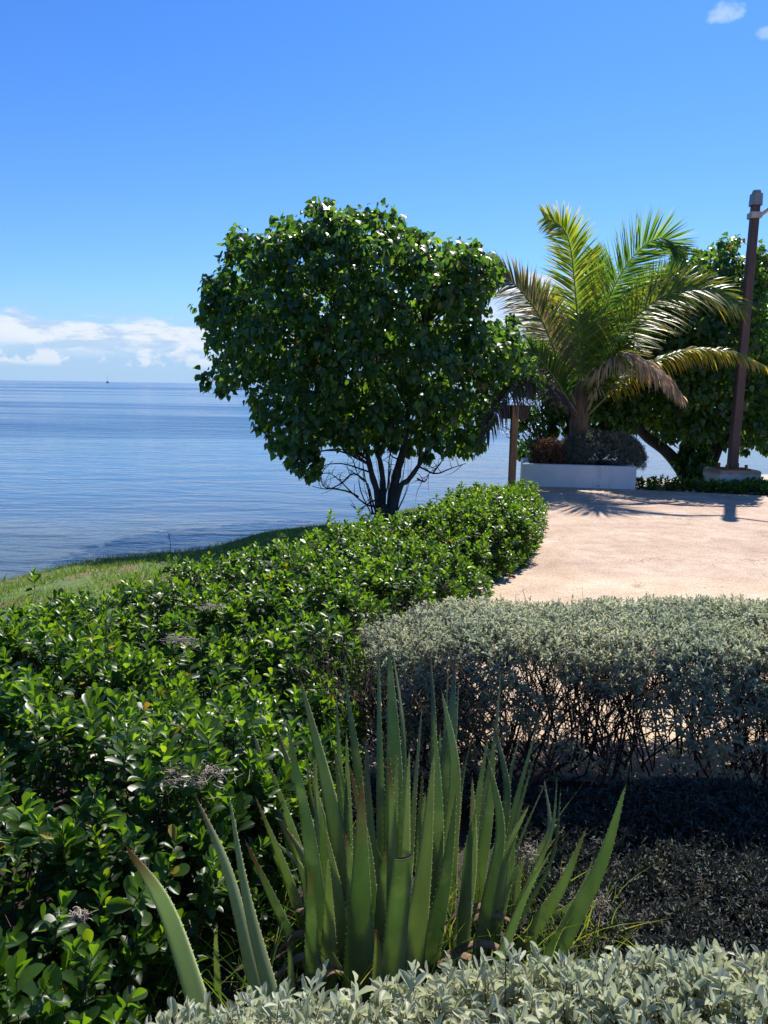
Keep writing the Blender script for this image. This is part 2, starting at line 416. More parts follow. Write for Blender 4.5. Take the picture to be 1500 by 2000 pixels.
# ------------------------------------------------------------ plaza
def cracks(g, tcn, col):
    v = g.n.new('ShaderNodeTexVoronoi'); v.feature = 'DISTANCE_TO_EDGE'; v.inputs['Scale'].default_value = .8
    wv = g.n.new('ShaderNodeVectorMath'); wv.operation = 'ADD'; g.l.new(tcn, wv.inputs[0])
    g.l.new(g.noise(tcn, 3, 5, .6, out=1), wv.inputs[1]); g.l.new(wv.outputs[0], v.inputs['Vector'])
    f = g.m('MULTIPLY', g.sstep(v.outputs[0], .012, .003), g.sstep(g.noise(tcn, 1.5, 3), .48, .6))
    return g.mix(g.m('MULTIPLY', f, .7), col, (.16, .11, .075))
def mottled(g, tcn, col):
    c2 = ramp(g, g.noise(tcn, 1.1, 5, .6), [(.3, (.80, .72, .68)), (.7, (1.12, 1.1, 1.08))])
    col = g.mix(1.0, col, c2, 'MULTIPLY')
    sp = ramp(g, g.noise(g.mapping(tcn, (1, .55, 1)), 55, 3, .7), [(.32, (.62, .58, .55)), (.5, (1, 1, 1)), (.7, (1.2, 1.2, 1.2))])
    return g.mix(.8, col, g.mix(1.0, col, sp, 'MULTIPLY'))
def paving(g, tcn, col):
    tan = ramp(g, g.noise(tcn, 3, 8, .6), [(.3, (.52, .40, .28)), (.7, (.66, .54, .41))])
    oy = g.sep(tcn)[1]
    f = g.sstep(g.m('ADD', oy, g.m('MULTIPLY', g.noise(tcn, 2.2, 6, .65), 1.1)), 7.25, 6.75)
    col = mottled(g, tcn, g.mix(f, col, tan))
    dirt = g.m('MULTIPLY', g.sstep(g.noise(g.mapping(tcn, (.5, 1.4, 1)), 1.6, 7, .7), .52, .72), .35)
    col = g.mix(dirt, col, (.27, .19, .14))
    sp = g.m('MULTIPLY', g.sstep(g.noise(tcn, 42, 2), .70, .74), .6)
    return cracks(g, tcn, g.mix(sp, col, (.18, .12, .09)))
m_plaza = surfmat('pink_concrete', [(.3, (.43, .325, .25)), (.55, (.53, .415, .325)), (.75, (.62, .51, .41))], 5, .85, 8, .6, 45, extra=paving, bdist=.02)
far = [(1.75, 9.6), (2.5, 12.75), (gz(1242, 959)[0], gz(1242, 959)[1]), (gz(1380, 965)[0], gz(1380, 965)[1]), (gz(1500, 971)[0], gz(1500, 971)[1]), (9, 11.2), (16, 10.5)]
mb = MB()
def strip(mb, A, B, z, zb=None):      # sheet between two polylines of equal length with a skirt
    A = np.c_[np.array(A, float), np.full(len(A), z)]; B = np.c_[np.array(B, float), np.full(len(B), z)]
    n = len(A); V = np.vstack([A, B]); F = [(i, i + 1, n + i + 1, n + i) for i in range(n - 1)]
    mb.add(V, F)
    if zb is not None:
        for E in (A, B):
            E2 = E.copy(); E2[:, 2] = zb
            mb.add(np.vstack([E, E2]), [(i, i + 1, n + i + 1, n + i) for i in range(n - 1)])
near = [(-.4, 2.97), (1.5, 2.97), (3, 2.95), (4.6, 2.95), (6.5, 2.9), (9, 2.8), (16, 2.6)]
strip(mb, near, far, .02, -.3)
tag(mb.build('plaza', m_plaza, smooth=False), kind='structure')

# ------------------------------------------------------------ swept hedge shells
def shell_sampler(Ledge, Redge, H, p=.55, nu=160, nv=40, z0=0.0, bump=.05, bs=2.2, vlim=(0, 1)):
    Ls = catmull(np.c_[np.array(Ledge, float), np.zeros(len(Ledge))], nu); Rs = catmull(np.c_[np.array(Redge, float), np.zeros(len(Redge))], nu)
    Hs = np.interp(np.linspace(0, 1, nu), np.linspace(0, 1, len(H)), H)
    v = np.linspace(vlim[0], vlim[1], nv) * np.pi
    cx = np.sign(np.cos(v)) * np.abs(np.cos(v)) ** p; cz = np.abs(np.sin(v)) ** p
    Pm = (Ls + Rs)[:, None] / 2 + (Rs - Ls)[:, None] / 2 * cx[None, :, None]
    Pm = Pm + np.array([0, 0, 1.0]) * (Hs[:, None, None] * cz[None, :, None])
    N = np.cross(np.gradient(Pm, axis=1), np.gradient(Pm, axis=0)); N = norm(N)
    cen = Pm.mean(1, keepdims=True)
    flip = ((N * (Pm - cen)).sum(-1, keepdims=True) < 0); N = np.where(flip, -N, N)
    Pm = Pm + N * (snoise(Pm.reshape(-1, 3), bs).reshape(nu, nv, 1) * bump) + np.array([0, 0, z0])
    area = np.linalg.norm(np.cross(Pm[1:, :-1] - Pm[:-1, :-1], Pm[:-1, 1:] - Pm[:-1, :-1]), axis=-1)
    def sample(n, wfun=None):
        wgt = area.copy()
        if wfun is not None: wgt = wgt * wfun(Pm[:-1, :-1])
        idx = rng.choice(wgt.size, n, p=(wgt / wgt.sum()).ravel())
        i, j = np.unravel_index(idx, wgt.shape); a, b = rng.uniform(size=(2, n, 1))
        P = (Pm[i, j] * (1 - a) + Pm[i + 1, j] * a) * (1 - b) + (Pm[i, j + 1] * (1 - a) + Pm[i + 1, j + 1] * a) * b
        return P, norm(N[i, j]), area.sum()
    return sample, Pm

# green hedge
Le = [(-3.6, -.2), (-3.4, .8), (-3.1, 1.7), (-2.75, 2.6), (-2.15, 3.7), (-1.05, 5.2), (-.35, 6.35), (.55, 7.7), (1.05, 8.9), (1.35, 9.9)]
Re = [(-.62, -.2), (-.60, .9), (-.60, 1.5), (-.30, 2.2), (-.08, 2.8), (.0, 3.9), (.55, 5.1), (1.0, 6.3), (1.62, 8.0), (1.95, 9.6)]
smp, _ = shell_sampler(Le, Re, [.50, .5, .5, .52, .5, .47, .46, .46, .46, .40], p=.42, bump=.075, bs=2.4)
hedge = empty('green_hedge', (0, 3, 0), 'glossy green hedge with rounded leaves filling the near left and running to the palm', 'hedge')
mbl, mbs = MB(), MB()
def dens(P):   # visible part only counts; denser near the lens
    Y = P[..., 1]; X = P[..., 0]
    vis = (X > -0.62 * Y - .9) & (Y > .5)
    return np.where(vis, 1.0, .12)
P, N, ar = smp(4700, dens)
up = np.array([0, 0, 1.0])
holes = (snoise(P, 6.0) > 1.05)
P = P[~holes]; N = N[~holes]
hgt = rng.normal(0, .03, len(P)) + snoise(P, 9) * .03
tall = rng.uniform(size=len(P)) < .018; hgt[tall] += rng.uniform(.05, .13, tall.sum())
T = P + N * hgt[:, None] + up * .0
A = norm(N * .45 + up * 1.0 + rng.normal(0, .28, (len(P), 3)))
Nn = P[:, 1] < 3.6
big = np.where(Nn, 1, 0).astype(bool)
shoots(mbl, T[big], A[big], 13, .054, .52, OBO, gap=.0085, open0=14, open1=88, stem=(mbs, .0022), stem_len=.2, odd=.014)
shoots(mbl, T[~big], A[~big], 11, .050, .56, OBO_LO, gap=.0085, open0=14, open1=88, stem=(mbs, .0022), stem_len=.16, odd=.01)
# under layer, filling the body of the hedge
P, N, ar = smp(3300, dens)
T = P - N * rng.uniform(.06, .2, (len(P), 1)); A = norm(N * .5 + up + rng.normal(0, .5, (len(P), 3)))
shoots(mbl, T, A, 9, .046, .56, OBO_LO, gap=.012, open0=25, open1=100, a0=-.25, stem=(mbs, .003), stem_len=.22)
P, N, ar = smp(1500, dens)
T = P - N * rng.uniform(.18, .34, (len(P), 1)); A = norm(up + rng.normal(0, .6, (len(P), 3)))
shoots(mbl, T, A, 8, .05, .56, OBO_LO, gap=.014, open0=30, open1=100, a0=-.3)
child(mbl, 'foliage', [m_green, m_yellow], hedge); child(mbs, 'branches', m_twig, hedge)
# dry patches of dead twigs caught in the hedge
def drypatch(mb, c, rad, n, L):
    for i in range(n):
        q = c + rng.normal(0, 1, 3) * rad; d = norm(rng.normal(0, 1, 3) * np.array([1.6, .8, .4])) * L * rng.uniform(.4, 1)
        mid = q + d * .5 + rng.normal(0, L * .12, 3)
        tube(mb, catmull([q, mid, q + d], 5), [.0014, .0013, .0012, .001, .0006], 3, rng.uniform())
for (px, py, rx, n, L) in ((380, 1515, .045, 220, .035), (350, 1250, .04, 110, .03), (155, 1785, .012, 60, .018), (410, 1185, .04, 60, .03)):
    mbd = MB(); c0 = gz(px, py, .53)
    for q in range(5):
        a_ = rng.uniform(0, 6.28); e_ = np.array([math.cos(a_), math.sin(a_) * .6, 0]) * rx * 1.8
        tube(mbd, catmull([c0 - e_, c0 + rng.normal(0, .003, 3), c0 + e_], 9), np.full(9, .0018), 4, .5)
    drypatch(mbd, gz(px, py, .53), np.array([rx, rx * .6, .008]), n, L); child(mbd, 'dry_twigs', m_dry, hedge)

# silver hedge across the bed
sil = empty('silver_hedge', (1.3, 3.1, 0), 'clipped silver hedge with bare dark stems behind the aloe', 'hedge')
SL = [(-.10, 3.55), (.4, 3.66), (1.2, 3.68), (2.2, 3.68), (3.4, 3.66)]
SR = [(-.02, 2.98), (.4, 2.86), (1.2, 2.80), (2.2, 2.78), (3.4, 2.75)]
mbl, mbs = MB(), MB()
smp, _ = shell_sampler(SL, SR, [.50, .60, .63, .645, .65], p=.40, bump=.02, bs=5)
def sd(P):
    z = P[..., 2]; x = P[..., 0]
    front = P[..., 1] < 3.1
    dn = np.where(z > .52, 1.0, np.where(front, np.interp(z, [.16, .3, .42, .52], [.16, .42, .8, 1.0]), np.interp(z, [.25, .42, .55], [.0, .06, .6])))
    dn = np.where((x < .35) & (z > .12), np.maximum(dn, .75), dn)
    return np.maximum(dn, 0)
P, N, ar = smp(11500, sd)
# foliage gathers in clumps on the flank, leaving see-through gaps
wx = np.interp(P[:, 0], [.2, .55, 1.3, 1.6], [-1.2, 0, 0, -.35])
keep = (P[:, 2] > .54) | (P[:, 0] < .25) | (snoise(P, 9) > -.75 + wx + .5 * (P[:, 2] < .38))
P, N = P[keep], N[keep]
T = P + N * rng.normal(0, .012, (len(P), 1)) - N * (rng.uniform(0, .07, (len(P), 1)) * (rng.uniform(size=(len(P), 1)) < .45))
A = norm(N * .8 + up * .6 + rng.normal(0, .35, (len(P), 3)))
shoots(mbl, T, A, 9, .027, .36, NAR, gap=.006, open0=15, open1=85, jit=.35)
ZMAX = [9.0]
def branchy(mb, b, tip, r, depth, k=3, wob=.03, tips=None):
    tip = np.array(tip); tip[2] = min(tip[2], ZMAX[0] + rng.uniform(-.04, .03))
    mid1 = b + (tip - b) * .35 + rng.normal(0, wob, 3); mid2 = b + (tip - b) * .7 + rng.normal(0, wob, 3)
    Pc = catmull([b, mid1, mid2, tip], 7)
    tube(mb, Pc, np.linspace(r, r * .45, 7), 4 if r > .004 else 3, rng.uniform())
    if depth > 0:
        for q in range(k):
            i = rng.integers(2, 6); L = np.linalg.norm(tip - b)
            d = norm(tip - b) * .75 + rng.normal(0, .42, 3); d[2] = abs(d[2]) * .9 + .25
            branchy(mb, Pc[i], Pc[i] + norm(d) * L * rng.uniform(.35, .6), r * .55, depth - 1, k, wob * .6, tips)
ZMAX[0] = .60
for i in range(300):
    x = rng.uniform(-.02, 3.0); y = rng.normal(2.97, .11)
    tx = x + rng.normal(0, .2); ty = 3.16 + rng.uniform(-.36, .36)
    b = np.array([x, y, -.02]); t = np.array([tx, ty, rng.uniform(.38, .47)])
    branchy(mbs, b, t, rng.uniform(.0025, .007), 2, 4, .05)
child(mbl, 'foliage', m_silver, sil); child(mbs, 'branches', m_twig, sil)

ZMAX[0] = 9.0
# near silver bush at the bottom edge
bush = empty('silver_bush', (.4, .9, 0), 'pale silver bush along the bottom edge in front of the aloe', 'bush')
mbl, mbs = MB(), MB()
BL = [(-.44, 1.04), (-.2, 1.12), (.1, 1.13), (.5, 1.16), (.9, 1.16), (1.6, 1.14)]
BR = [(-.40, .42), (-.2, .30), (.1, .28), (.5, .28), (.9, .28), (1.6, .28)]
smp, _ = shell_sampler(BL, BR, [.66, .72, .755, .775, .775, .77], p=.38, bump=.012, bs=9)
P, N, _a = smp(5200, lambda P: np.where((P[..., 2] > .3) & (P[..., 1] > .4), 1.0, .15))
T = P + N * rng.normal(0, .012, (len(P), 1)); A = norm(N * .7 + up * .8 + rng.normal(0, .35, (len(P), 3)))
shoots(mbl, T, A, 10, .030, .32, NAR, gap=.0065, open0=10, open1=85, jit=.5, stem=(mbs, .0016), stem_len=.12)
P, N, _a = smp(900)
T = P - N * rng.uniform(.05, .12, (len(P), 1))
shoots(mbl, T, norm(N + up + rng.normal(0, .5, (len(P), 3))), 8, .031, .4, NAR_LO, gap=.009, a0=-.3)
for i in range(26):
    b = np.array([rng.uniform(-.2, 1.4), rng.normal(.72, .05), -.02]); branchy(mbs, b, b + np.array([rng.normal(0, .15), rng.uniform(-.3, .3), .56]), .007, 1, 4, .03)
child(mbl, 'foliage', m_silver2, bush); child(mbs, 'branches', m_twig, bush)

# ground cover with litter, the hedge's shade put into its leaf colour
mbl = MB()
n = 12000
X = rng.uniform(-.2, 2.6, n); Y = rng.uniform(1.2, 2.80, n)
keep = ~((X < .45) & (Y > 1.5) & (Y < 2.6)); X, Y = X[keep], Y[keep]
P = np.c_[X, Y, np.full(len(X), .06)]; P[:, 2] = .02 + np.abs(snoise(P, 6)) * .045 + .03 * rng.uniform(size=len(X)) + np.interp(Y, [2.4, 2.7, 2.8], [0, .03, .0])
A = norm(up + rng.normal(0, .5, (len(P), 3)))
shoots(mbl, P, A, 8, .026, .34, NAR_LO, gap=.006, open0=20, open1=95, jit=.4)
tag(mbl.build('ground_cover', m_cover), 'silver ground cover and leaf litter before the silver hedge, darkened in colour as shade', 'ground cover', kind='stuff')

# ------------------------------------------------------------ aloe
def zp(zx, zy): return (200 + zx / 1.3636, 1200 + zy / 1.3636)
m, g, out = newmat('aloe_skin')
at_ = g.n.new('ShaderNodeAttribute'); at_.attribute_name = 'rnd'; oi = g.n.new('ShaderNodeObjectInfo')
tcn = g.n.new('ShaderNodeTexCoord').outputs['Object']
base = ramp(g, oi.outputs['Random'], [(0, (.13, .18, .095)), (.35, (.19, .25, .12)), (.7, (.25, .30, .15)), (1, (.30, .32, .17))])
base = g.mix(.5, base, g.mix(1.0, base, ramp(g, g.noise(g.mapping(tcn, (1, 1, .18)), 26, 5, .6), [(.3, (.6, .62, .6)), (.7, (1.35, 1.3, 1.3))]), 'MULTIPLY'))
base = g.mix(g.sstep(g.noise(tcn, 60, 2), .66, .72), base, (.24, .30, .17))
scar = g.m('MULTIPLY', g.sstep(g.noise(g.mapping(tcn, (1, 1, .35)), 48, 5, .7), .64, .70), .6)
base = g.mix(scar, base, (.20, .15, .09))
base = g.mix(g.m('MULTIPLY', g.sstep(g.noise(tcn, 7, 4, .6), .5, .68), .5), base, (.34, .36, .22))
oc = g.n.new('ShaderNodeAttribute'); oc.attribute_type = 'OBJECT'; oc.attribute_name = 'pale'
base = g.mix(oc.outputs['Fac'], base, (.46, .50, .32))  # paler leaf tone; on the left leaves it paints the sunlight
ob = g.n.new('ShaderNodeAttribute'); ob.attribute_type = 'OBJECT'; ob.attribute_name = 'burnt'
tipf = g.m('MULTIPLY', g.sstep(at_.outputs['Fac'], .72, 1.0), ob.outputs['Fac'])
base = g.mix(tipf, base, (.20, .10, .06))
base = g.mix(g.m('MULTIPLY', g.sstep(at_.outputs['Fac'], .965, 1.0), .8), base, (.16, .09, .05))
p = g.n.new('ShaderNodeBsdfPrincipled'); g.l.new(base, p.inputs['Base Color']); p.inputs['Roughness'].default_value = .42
p.inputs['Specular IOR Level'].default_value = .45
tr = g.n.new('ShaderNodeBsdfTranslucent'); g.l.new(g.mix(1.0, base, (1.6, 1.8, 1.2), 'MULTIPLY'), tr.inputs[0])
mx = g.n.new('ShaderNodeMixShader'); mx.inputs[0].default_value = .44
g.l.new(p.outputs[0], mx.inputs[1]); g.l.new(tr.outputs[0], mx.inputs[2]); g.l.new(mx.outputs[0], out.inputs[0])
m_aloe = m
m_spine = leafmat('aloe_spine', [(0, (.55, .52, .33)), (1, (.62, .60, .40))], (1, 1, .8), .3, .4, .4)
m_cut = surfmat('aloe_cut', [(.3, (.05, .03, .03)), (.7, (.14, .08, .07))], 60, .8)
# tip, middle (zoomed px), base x, distance of the base, width px, pale (leaf tone and painted sunlight), burnt
ALOE = [
 (60,612, 172,790, 340, 1.50, 66, .8, 1), (247,482, 335,690, 450, 1.66, 60, .55, .7), (335,470, 385,760, 500, 1.60, 60, .5, 0),
 (378,598, 455,760, 540, 1.92, 52, .2, 1), (405,480, 475,650, 560, 2.02, 44, .15, .6), (398,300, 455,490, 600, 2.15, 46, .2, .3),
 (440,388, 500,560, 590, 2.1, 46, .25, .5), (455,282, 520,470, 620, 2.2, 44, .1, 1), (490,285, 545,560, 600, 1.9, 72, .05, 0),
 (525,165, 590,420, 680, 2.12, 64, .0, .4), (572,210, 640,440, 690, 2.25, 46, .1, .2), (622,205, 636,440, 690, 2.32, 34, .1, .2),
 (640,137, 672,350, 715, 2.36, 42, .05, 0), (735,66, 738,330, 748, 2.3, 44, .0, .2), (762,75, 775,340, 785, 2.16, 76, .0, .2),
 (772,85, 800,300, 800, 2.4, 50, .05, 0), (852,235, 835,430, 815, 2.28, 36, .1, 0), (872,92, 882,280, 880, 2.34, 36, .0, .4),
 (940,96, 930,270, 905, 2.42, 44, .1, 1), (922,130, 912,330, 890, 2.5, 34, .0, .4), (903,200, 938,400, 925, 2.16, 56, .0, 0),
 (882,262, 893,480, 900, 2.04, 50, .05, .2), (1062,140, 1045,330, 985, 2.45, 44, .05, .3), (1000,255, 962,430, 930, 2.35, 40, .1, .2),
 (1040,280, 1078,470, 1040, 2.14, 54, .0, .2), (1025,375, 1060,570, 1015, 1.98, 62, .0, .3), (1118,300, 1088,420, 1050, 2.38, 40, .0, 1),
 (1168,262, 1120,430, 1045, 2.3, 46, .05, .3), (1160,350, 1110,520, 1060, 2.18, 40, .1, .6), (1212,425, 1195,580, 1090, 2.1, 50, .15, 0),
 (1222,450, 1200,640, 1070, 1.98, 52, .05, 0), (1176,435, 1190,570, 1100, 2.26, 40, .0, .3), (1290,567, 1225,720, 1120, 2.0, 56, .05, .3),
 (1395,450, 1330,660, 1190, 1.9, 70, .05, 0), (1240,820, 1205,860, 1170, 1.85, 44, .0, 1), (1312,640, 1260,760, 1150, 2.08, 44, .1, .3),
 (690,430, 688,700, 685, 1.80, 100, .0, .8), (728,835, 733,900, 735, 1.72, 40, .0, 1), (552,668, 556,800, 560, 1.78, 58, .1, .7),
 (600,640, 603,800, 605, 1.82, 60, .1, 0), (883,360, 860,640, 825, 1.86, 84, .0, .2), (942,478, 915,690, 868, 1.9, 76, .0, .2),
 (985,430, 985,640, 955, 1.93, 64, .05, .3), (590,555, 625,730, 650, 1.92, 52, .1, .2), (1200,620, 1130,740, 1020, 1.8, 58, .35, .2),
 (492,872, 500,920, 505, 1.72, 30, .3, 1), (305,820, 302,880, 300, 1.78, 24, .3, .6), (560,370, 580,560, 640, 2.0, 44, .1, .2),
 (700,330, 712,560, 735, 2.06, 52, .05, .5), (810,370, 800,560, 790, 2.02, 52, .05, .3), (1045,330, 1030,520, 990, 2.1, 52, .0, .2),
 (655,390, 700,600, 735, 1.98, 50, .1, .9), (420,500, 460,640, 560, 2.08, 36, .2, .2), (950,170, 938,350, 915, 2.3, 36, .1, .2),
 (1100,560, 1085,680, 1050, 2.05, 46, .1, .2), (860,470, 850,620, 845, 1.96, 46, .1, .4), (760,600, 745,720, 745, 1.9, 50, .05, .5),
]
aloe = empty('aloe_plant', (.02, 2.05, 0), 'large aloe clump of upright spiny fleshy leaves between the silver bush and silver hedge', 'succulent')
def aloe_leaf(tx, ty, mx_, my_, bx, Yb, wpx, pale, burnt, cut=False):
    Yt = Yb + (Yb - 2.0) * .55
    Bx = at(*zp(bx, 600), Yb)[0]; B = np.array([Bx, Yb, -.03])
    Mp = at(*zp(mx_, my_), Yb + (Yt - Yb) * .45); Tp = at(*zp(tx, ty), Yt)
    P = catmull([B, (B + Mp) / 2 + (B - (B + Tp) / 2) * .0, Mp, Tp], 22)
    t = np.linspace(0, 1, 22); wd = wpx / 1.3636 / FPX * Yb * .5 * .92
    if cut:
        prof = .95 - .25 * t; 
    else:
        prof = np.interp(t, [0, .12, .35, .6, .8, .92, .98, 1], [1.0, 1.0, .9, .66, .40, .2, .075, .012])
    hw = wd * prof
    Tn = norm(np.gradient(P, axis=0))
    cen = np.array([.02, 2.08, 0]); out_ = P[0] - cen; out_[2] = 0
    out_ = norm(out_ + np.array([rng.normal(0, .06), -.15 + rng.normal(0, .06), 0])) if np.linalg.norm(out_) > .01 else np.array([0, -1., 0])
    # keep the broad side mostly to the viewer as it grows in the clump
    face = norm(out_ * .55 + np.array([rng.normal(0, .35), -1.0 if Yb < 2.2 else -.8, 0]))
    if pale > .4: face = norm(np.array([-1., .55, 0])); hw = hw * 1.25
    S = norm(np.cross(Tn, face)); Nn = norm(np.cross(S, Tn))
    if (Nn @ out_ if False else (Nn * out_).sum(-1).mean()) < 0: Nn = -Nn      # Nn points outward: convex side
    th = np.array([-1, -.72, -.35, 0, .35, .72, 1, .6, 0, -.6])
    conv = np.array([0, .26, .42, .47, .42, .26, 0, -.02 , -.0, -.02]); conv[7:] = [.06, .10, .06]
    twist = rng.normal(0, .25) * t
    S2 = S * np.cos(twist)[:, None] + Nn * np.sin(twist)[:, None]; N2 = np.cross(S2, Tn) ; N2 = N2 * np.sign((N2 * Nn).sum(-1, keepdims=True))
    thick = np.minimum(.8, .55 + .25 * (1 - t))
    V = P[:, None] + S2[:, None] * (th[None, :, None] * hw[:, None, None]) + N2[:, None] * (conv[None, :, None] * (hw * thick * 1.1)[:, None, None])
    k = len(th); i, j = np.meshgrid(np.arange(21), np.arange(k), indexing='ij')
    F = np.stack([i * k + j, i * k + (j + 1) % k, (i + 1) * k + (j + 1) % k, (i + 1) * k + j], -1).reshape(-1, 4)
    mb = MB(); mb.add(V.reshape(-1, 3), F, np.repeat(t if not cut else t * .7, k))
    if cut:
        e = V[-1]; mb.add(np.vstack([e, np.repeat(e.mean(0)[None], k, 0) + Tn[-1] * -.004]), [(q, (q + 1) % k, k + (q + 1) % k, k + q) for q in range(k)], .5, 2)
    Ls = np.linalg.norm(np.diff(P, axis=0), axis=1); cum = np.r_[0, np.cumsum(Ls)]
    for sgn in (-1, 1):
        s = .03 + rng.uniform(0, .02)
        while s < cum[-1] * .97:
            i = np.searchsorted(cum, s) - 1; u = (s - cum[i]) / Ls[i]
            q = P[i] * (1 - u) + P[i + 1] * u; h_ = hw[i] * (1 - u) + hw[min(i + 1, 21)] * u
            e = q + S2[i] * sgn * h_ * .98
            sz = .0029 * (1 - .35 * s / cum[-1]) * rng.uniform(.8, 1.2)
            tip = e + S2[i] * sgn * sz * 1.35 + Tn[i] * sz * .6
            b1, b2, b3, b4 = e - Tn[i] * sz * .7, e + N2[i] * sz * .45, e + Tn[i] * sz * .7, e - N2[i] * sz * .3
            mb.add([b1, b2, b3, b4, tip, tip], [(0, 1, 4, 5), (1, 2, 4, 5), (2, 3, 4, 5), (3, 0, 4, 5)], .5, 1)
            s += rng.uniform(.017, .026)
    o = child(mb, 'leaf', [m_aloe, m_spine, m_cut], aloe)
    o['pale'] = float(pale); o['burnt'] = float(burnt)
    return o
for a in ALOE: aloe_leaf(*a)
for i in range(40):      # smaller leaves filling the clump
    bx = rng.uniform(480, 1110); t_ = (bx - 780) / 330
    ty = rng.uniform(230, 560) + 130 * abs(t_); tx = bx + t_ * rng.uniform(20, 150) + rng.normal(0, 22)
    aloe_leaf(tx, ty, (tx * .45 + bx * .55) - t_ * 12, ty * .5 + 380, bx, rng.uniform(1.9, 2.4), rng.uniform(34, 56), rng.uniform(0, .2), rng.choice([0, .2, .4, 1]))
aloe_leaf(802, 645, 788, 780, 770, 1.76, 92, .12, 0, cut=True)['label'] = 'broad leaf cut off flat at the top'

m_deadleaf = surfmat('dead_aloe_leaf', [(.3, (.10, .055, .035)), (.7, (.30, .20, .12))], 20, .8, bump=.8, bscale=60)
for i in range(9):       # withered leaves curling at the foot
    a = -1.57 + rng.uniform(-1.7, 1.7); b0 = np.array([.02 + math.cos(a) * .16, 2.0 + math.sin(a) * .16, .01]); L = rng.uniform(.16, .30)
    dv = np.array([math.cos(a), math.sin(a), 0]); P = catmull([b0, b0 + dv * L * .5 + up * .10, b0 + dv * L + up * rng.uniform(.0, .1)], 12)
    mb = MB(); tube(mb, P, np.interp(np.linspace(0, 1, 12), [0, .5, 1], [.022, .016, .002]), 7, squash=.35); child(mb, 'dead_leaf', m_deadleaf, aloe)

# ------------------------------------------------------------ grass
def blades(mb, P, L, wd, lean=.35, a=None, seg=3):
    n = len(P); d = norm(np.c_[rng.normal(0, lean, (n, 2)), np.ones(n)]); sd_ = norm(np.cross(d, rng.normal(0, 1, (n, 3))))
    bend = norm(np.c_[rng.normal(0, 1, (n, 2)), -np.ones(n) * .3])
    t = np.linspace(0, 1, seg + 1)
    V = P[:, None] + d[:, None] * (t[None, :, None] * L[:, None, None]) + bend[:, None] * ((t ** 2)[None, :, None] * L[:, None, None] * .4)
    w_ = wd * (1 - t * .93)
    V = np.stack([V - sd_[:, None] * w_[None, :, None], V + sd_[:, None] * w_[None, :, None]], 2)
    k = 2 * (seg + 1); F = np.array([(2 * i, 2 * i + 1, 2 * i + 3, 2 * i + 2) for i in range(seg)])
    F = F[None] + (np.arange(n) * k)[:, None, None]
    a = rng.uniform(0, 1, n) if a is None else a
    mb.add(V.reshape(-1, 3), F.reshape(-1, 4), np.repeat(a, k))
mb = MB()
n = 150000
X = rng.uniform(-8.5, 2.2, n); Y = rng.uniform(3.0, 15, n)
s = shore(X, Y); edge = np.interp(Y, [p_[1] for p_ in Le], [p_[0] for p_ in Le])
P3 = np.c_[X, Y, np.zeros(n)]
bare = snoise(P3, .55) + .5 * snoise(P3, 1.7)
keep = (s > .12 + .1 * snoise(P3, 3)) & (s < 3.6) & (X < edge + .25) & (bare < 1.15) & (rng.uniform(size=n) < np.clip(1.5 - .5 * bare, .15, 1))
X, Y = X[keep], Y[keep]
P = np.c_[X, Y, ground_z(X, Y) - .005]
blades(mb, P, rng.uniform(.03, .085, len(P)) * np.where(shore(X, Y) < .6, 1.3, 1), .0035, .45)
tag(mb.build('grass', m_grass), 'bright short grass on the bank between hedge and sea', 'grass', kind='stuff')
# weeds and stray blades round the aloe
mb = MB()
n = 700; X = rng.normal(-.05, .45, n); Y = rng.normal(1.85, .22, n); 
keep = (X > -.75) & (X < .62) & (Y > 1.25); X, Y = X[keep], Y[keep]
blades(mb, np.c_[X, Y, np.zeros(len(X))], rng.uniform(.12, .33, len(X)), .003, .5, seg=6)
n = 130; blades(mb, np.c_[rng.normal(.52, .10, n), rng.normal(1.95, .12, n), np.zeros(n)], rng.uniform(.1, .3, n), .0022, .7, a=rng.uniform(.7, 1, n), seg=6)
tag(mb.build('weed_grass', m_grass), 'long thin grass blades growing up among the aloe leaves', 'grass', kind='stuff')
# dried seed heads beside the aloe
for (px, py, Y, lab) in ((1030, 1670, 2.1, 'upper of the dried grey seed stalks right of the aloe'), (1175, 1770, 1.95, 'lowest dried grey seed stalk right of the aloe near the shade')):
    mb = MB(); c = at(px, py, Y)
    b = np.array([c[0] - .03, c[1] + .03, 0]); tube(mb, catmull([b, (b + c) / 2 + np.array([.02, 0, .02]), c], 8), np.linspace(.0022, .0015, 8), 4)
    for i in range(70):
        q = c + rng.normal(0, .011, 3) * np.array([1, 1, 2]); tube(mb, [q, q + rng.normal(0, .007, 3), q + rng.normal(0, .011, 3)], [.0016, .0013, .0006], 3, rng.uniform())
    tag(mb.build('dried_stalk', m_dry, origin=b), lab, 'dry stalk')
# thin weed stalks at the water's edge
for (px, py, h_, lab) in ((332, 1080, 44, 'tallest thin weed stalk standing at the water edge'), (12, 1160, 40, 'thin dry weed stalk on the bank at the left edge')):
    b = gz(px, py + 6, SEA + .12); mb = MB(); hh = h_ / FPX * b[1]
    tube(mb, catmull([b, b + np.array([.01, 0, hh * .5]), b + np.array([-.005, 0, hh])], 6), np.linspace(.004, .0025, 6), 4)
    for i in range(9):
        q = b + np.array([0, 0, hh * rng.uniform(.8, 1)]); tube(mb, [q, q + rng.normal(0, .02, 3) + up * .02], [.003, .001], 3)
    tag(mb.build('weed_stalk', m_twig, origin=b), lab, 'weed')

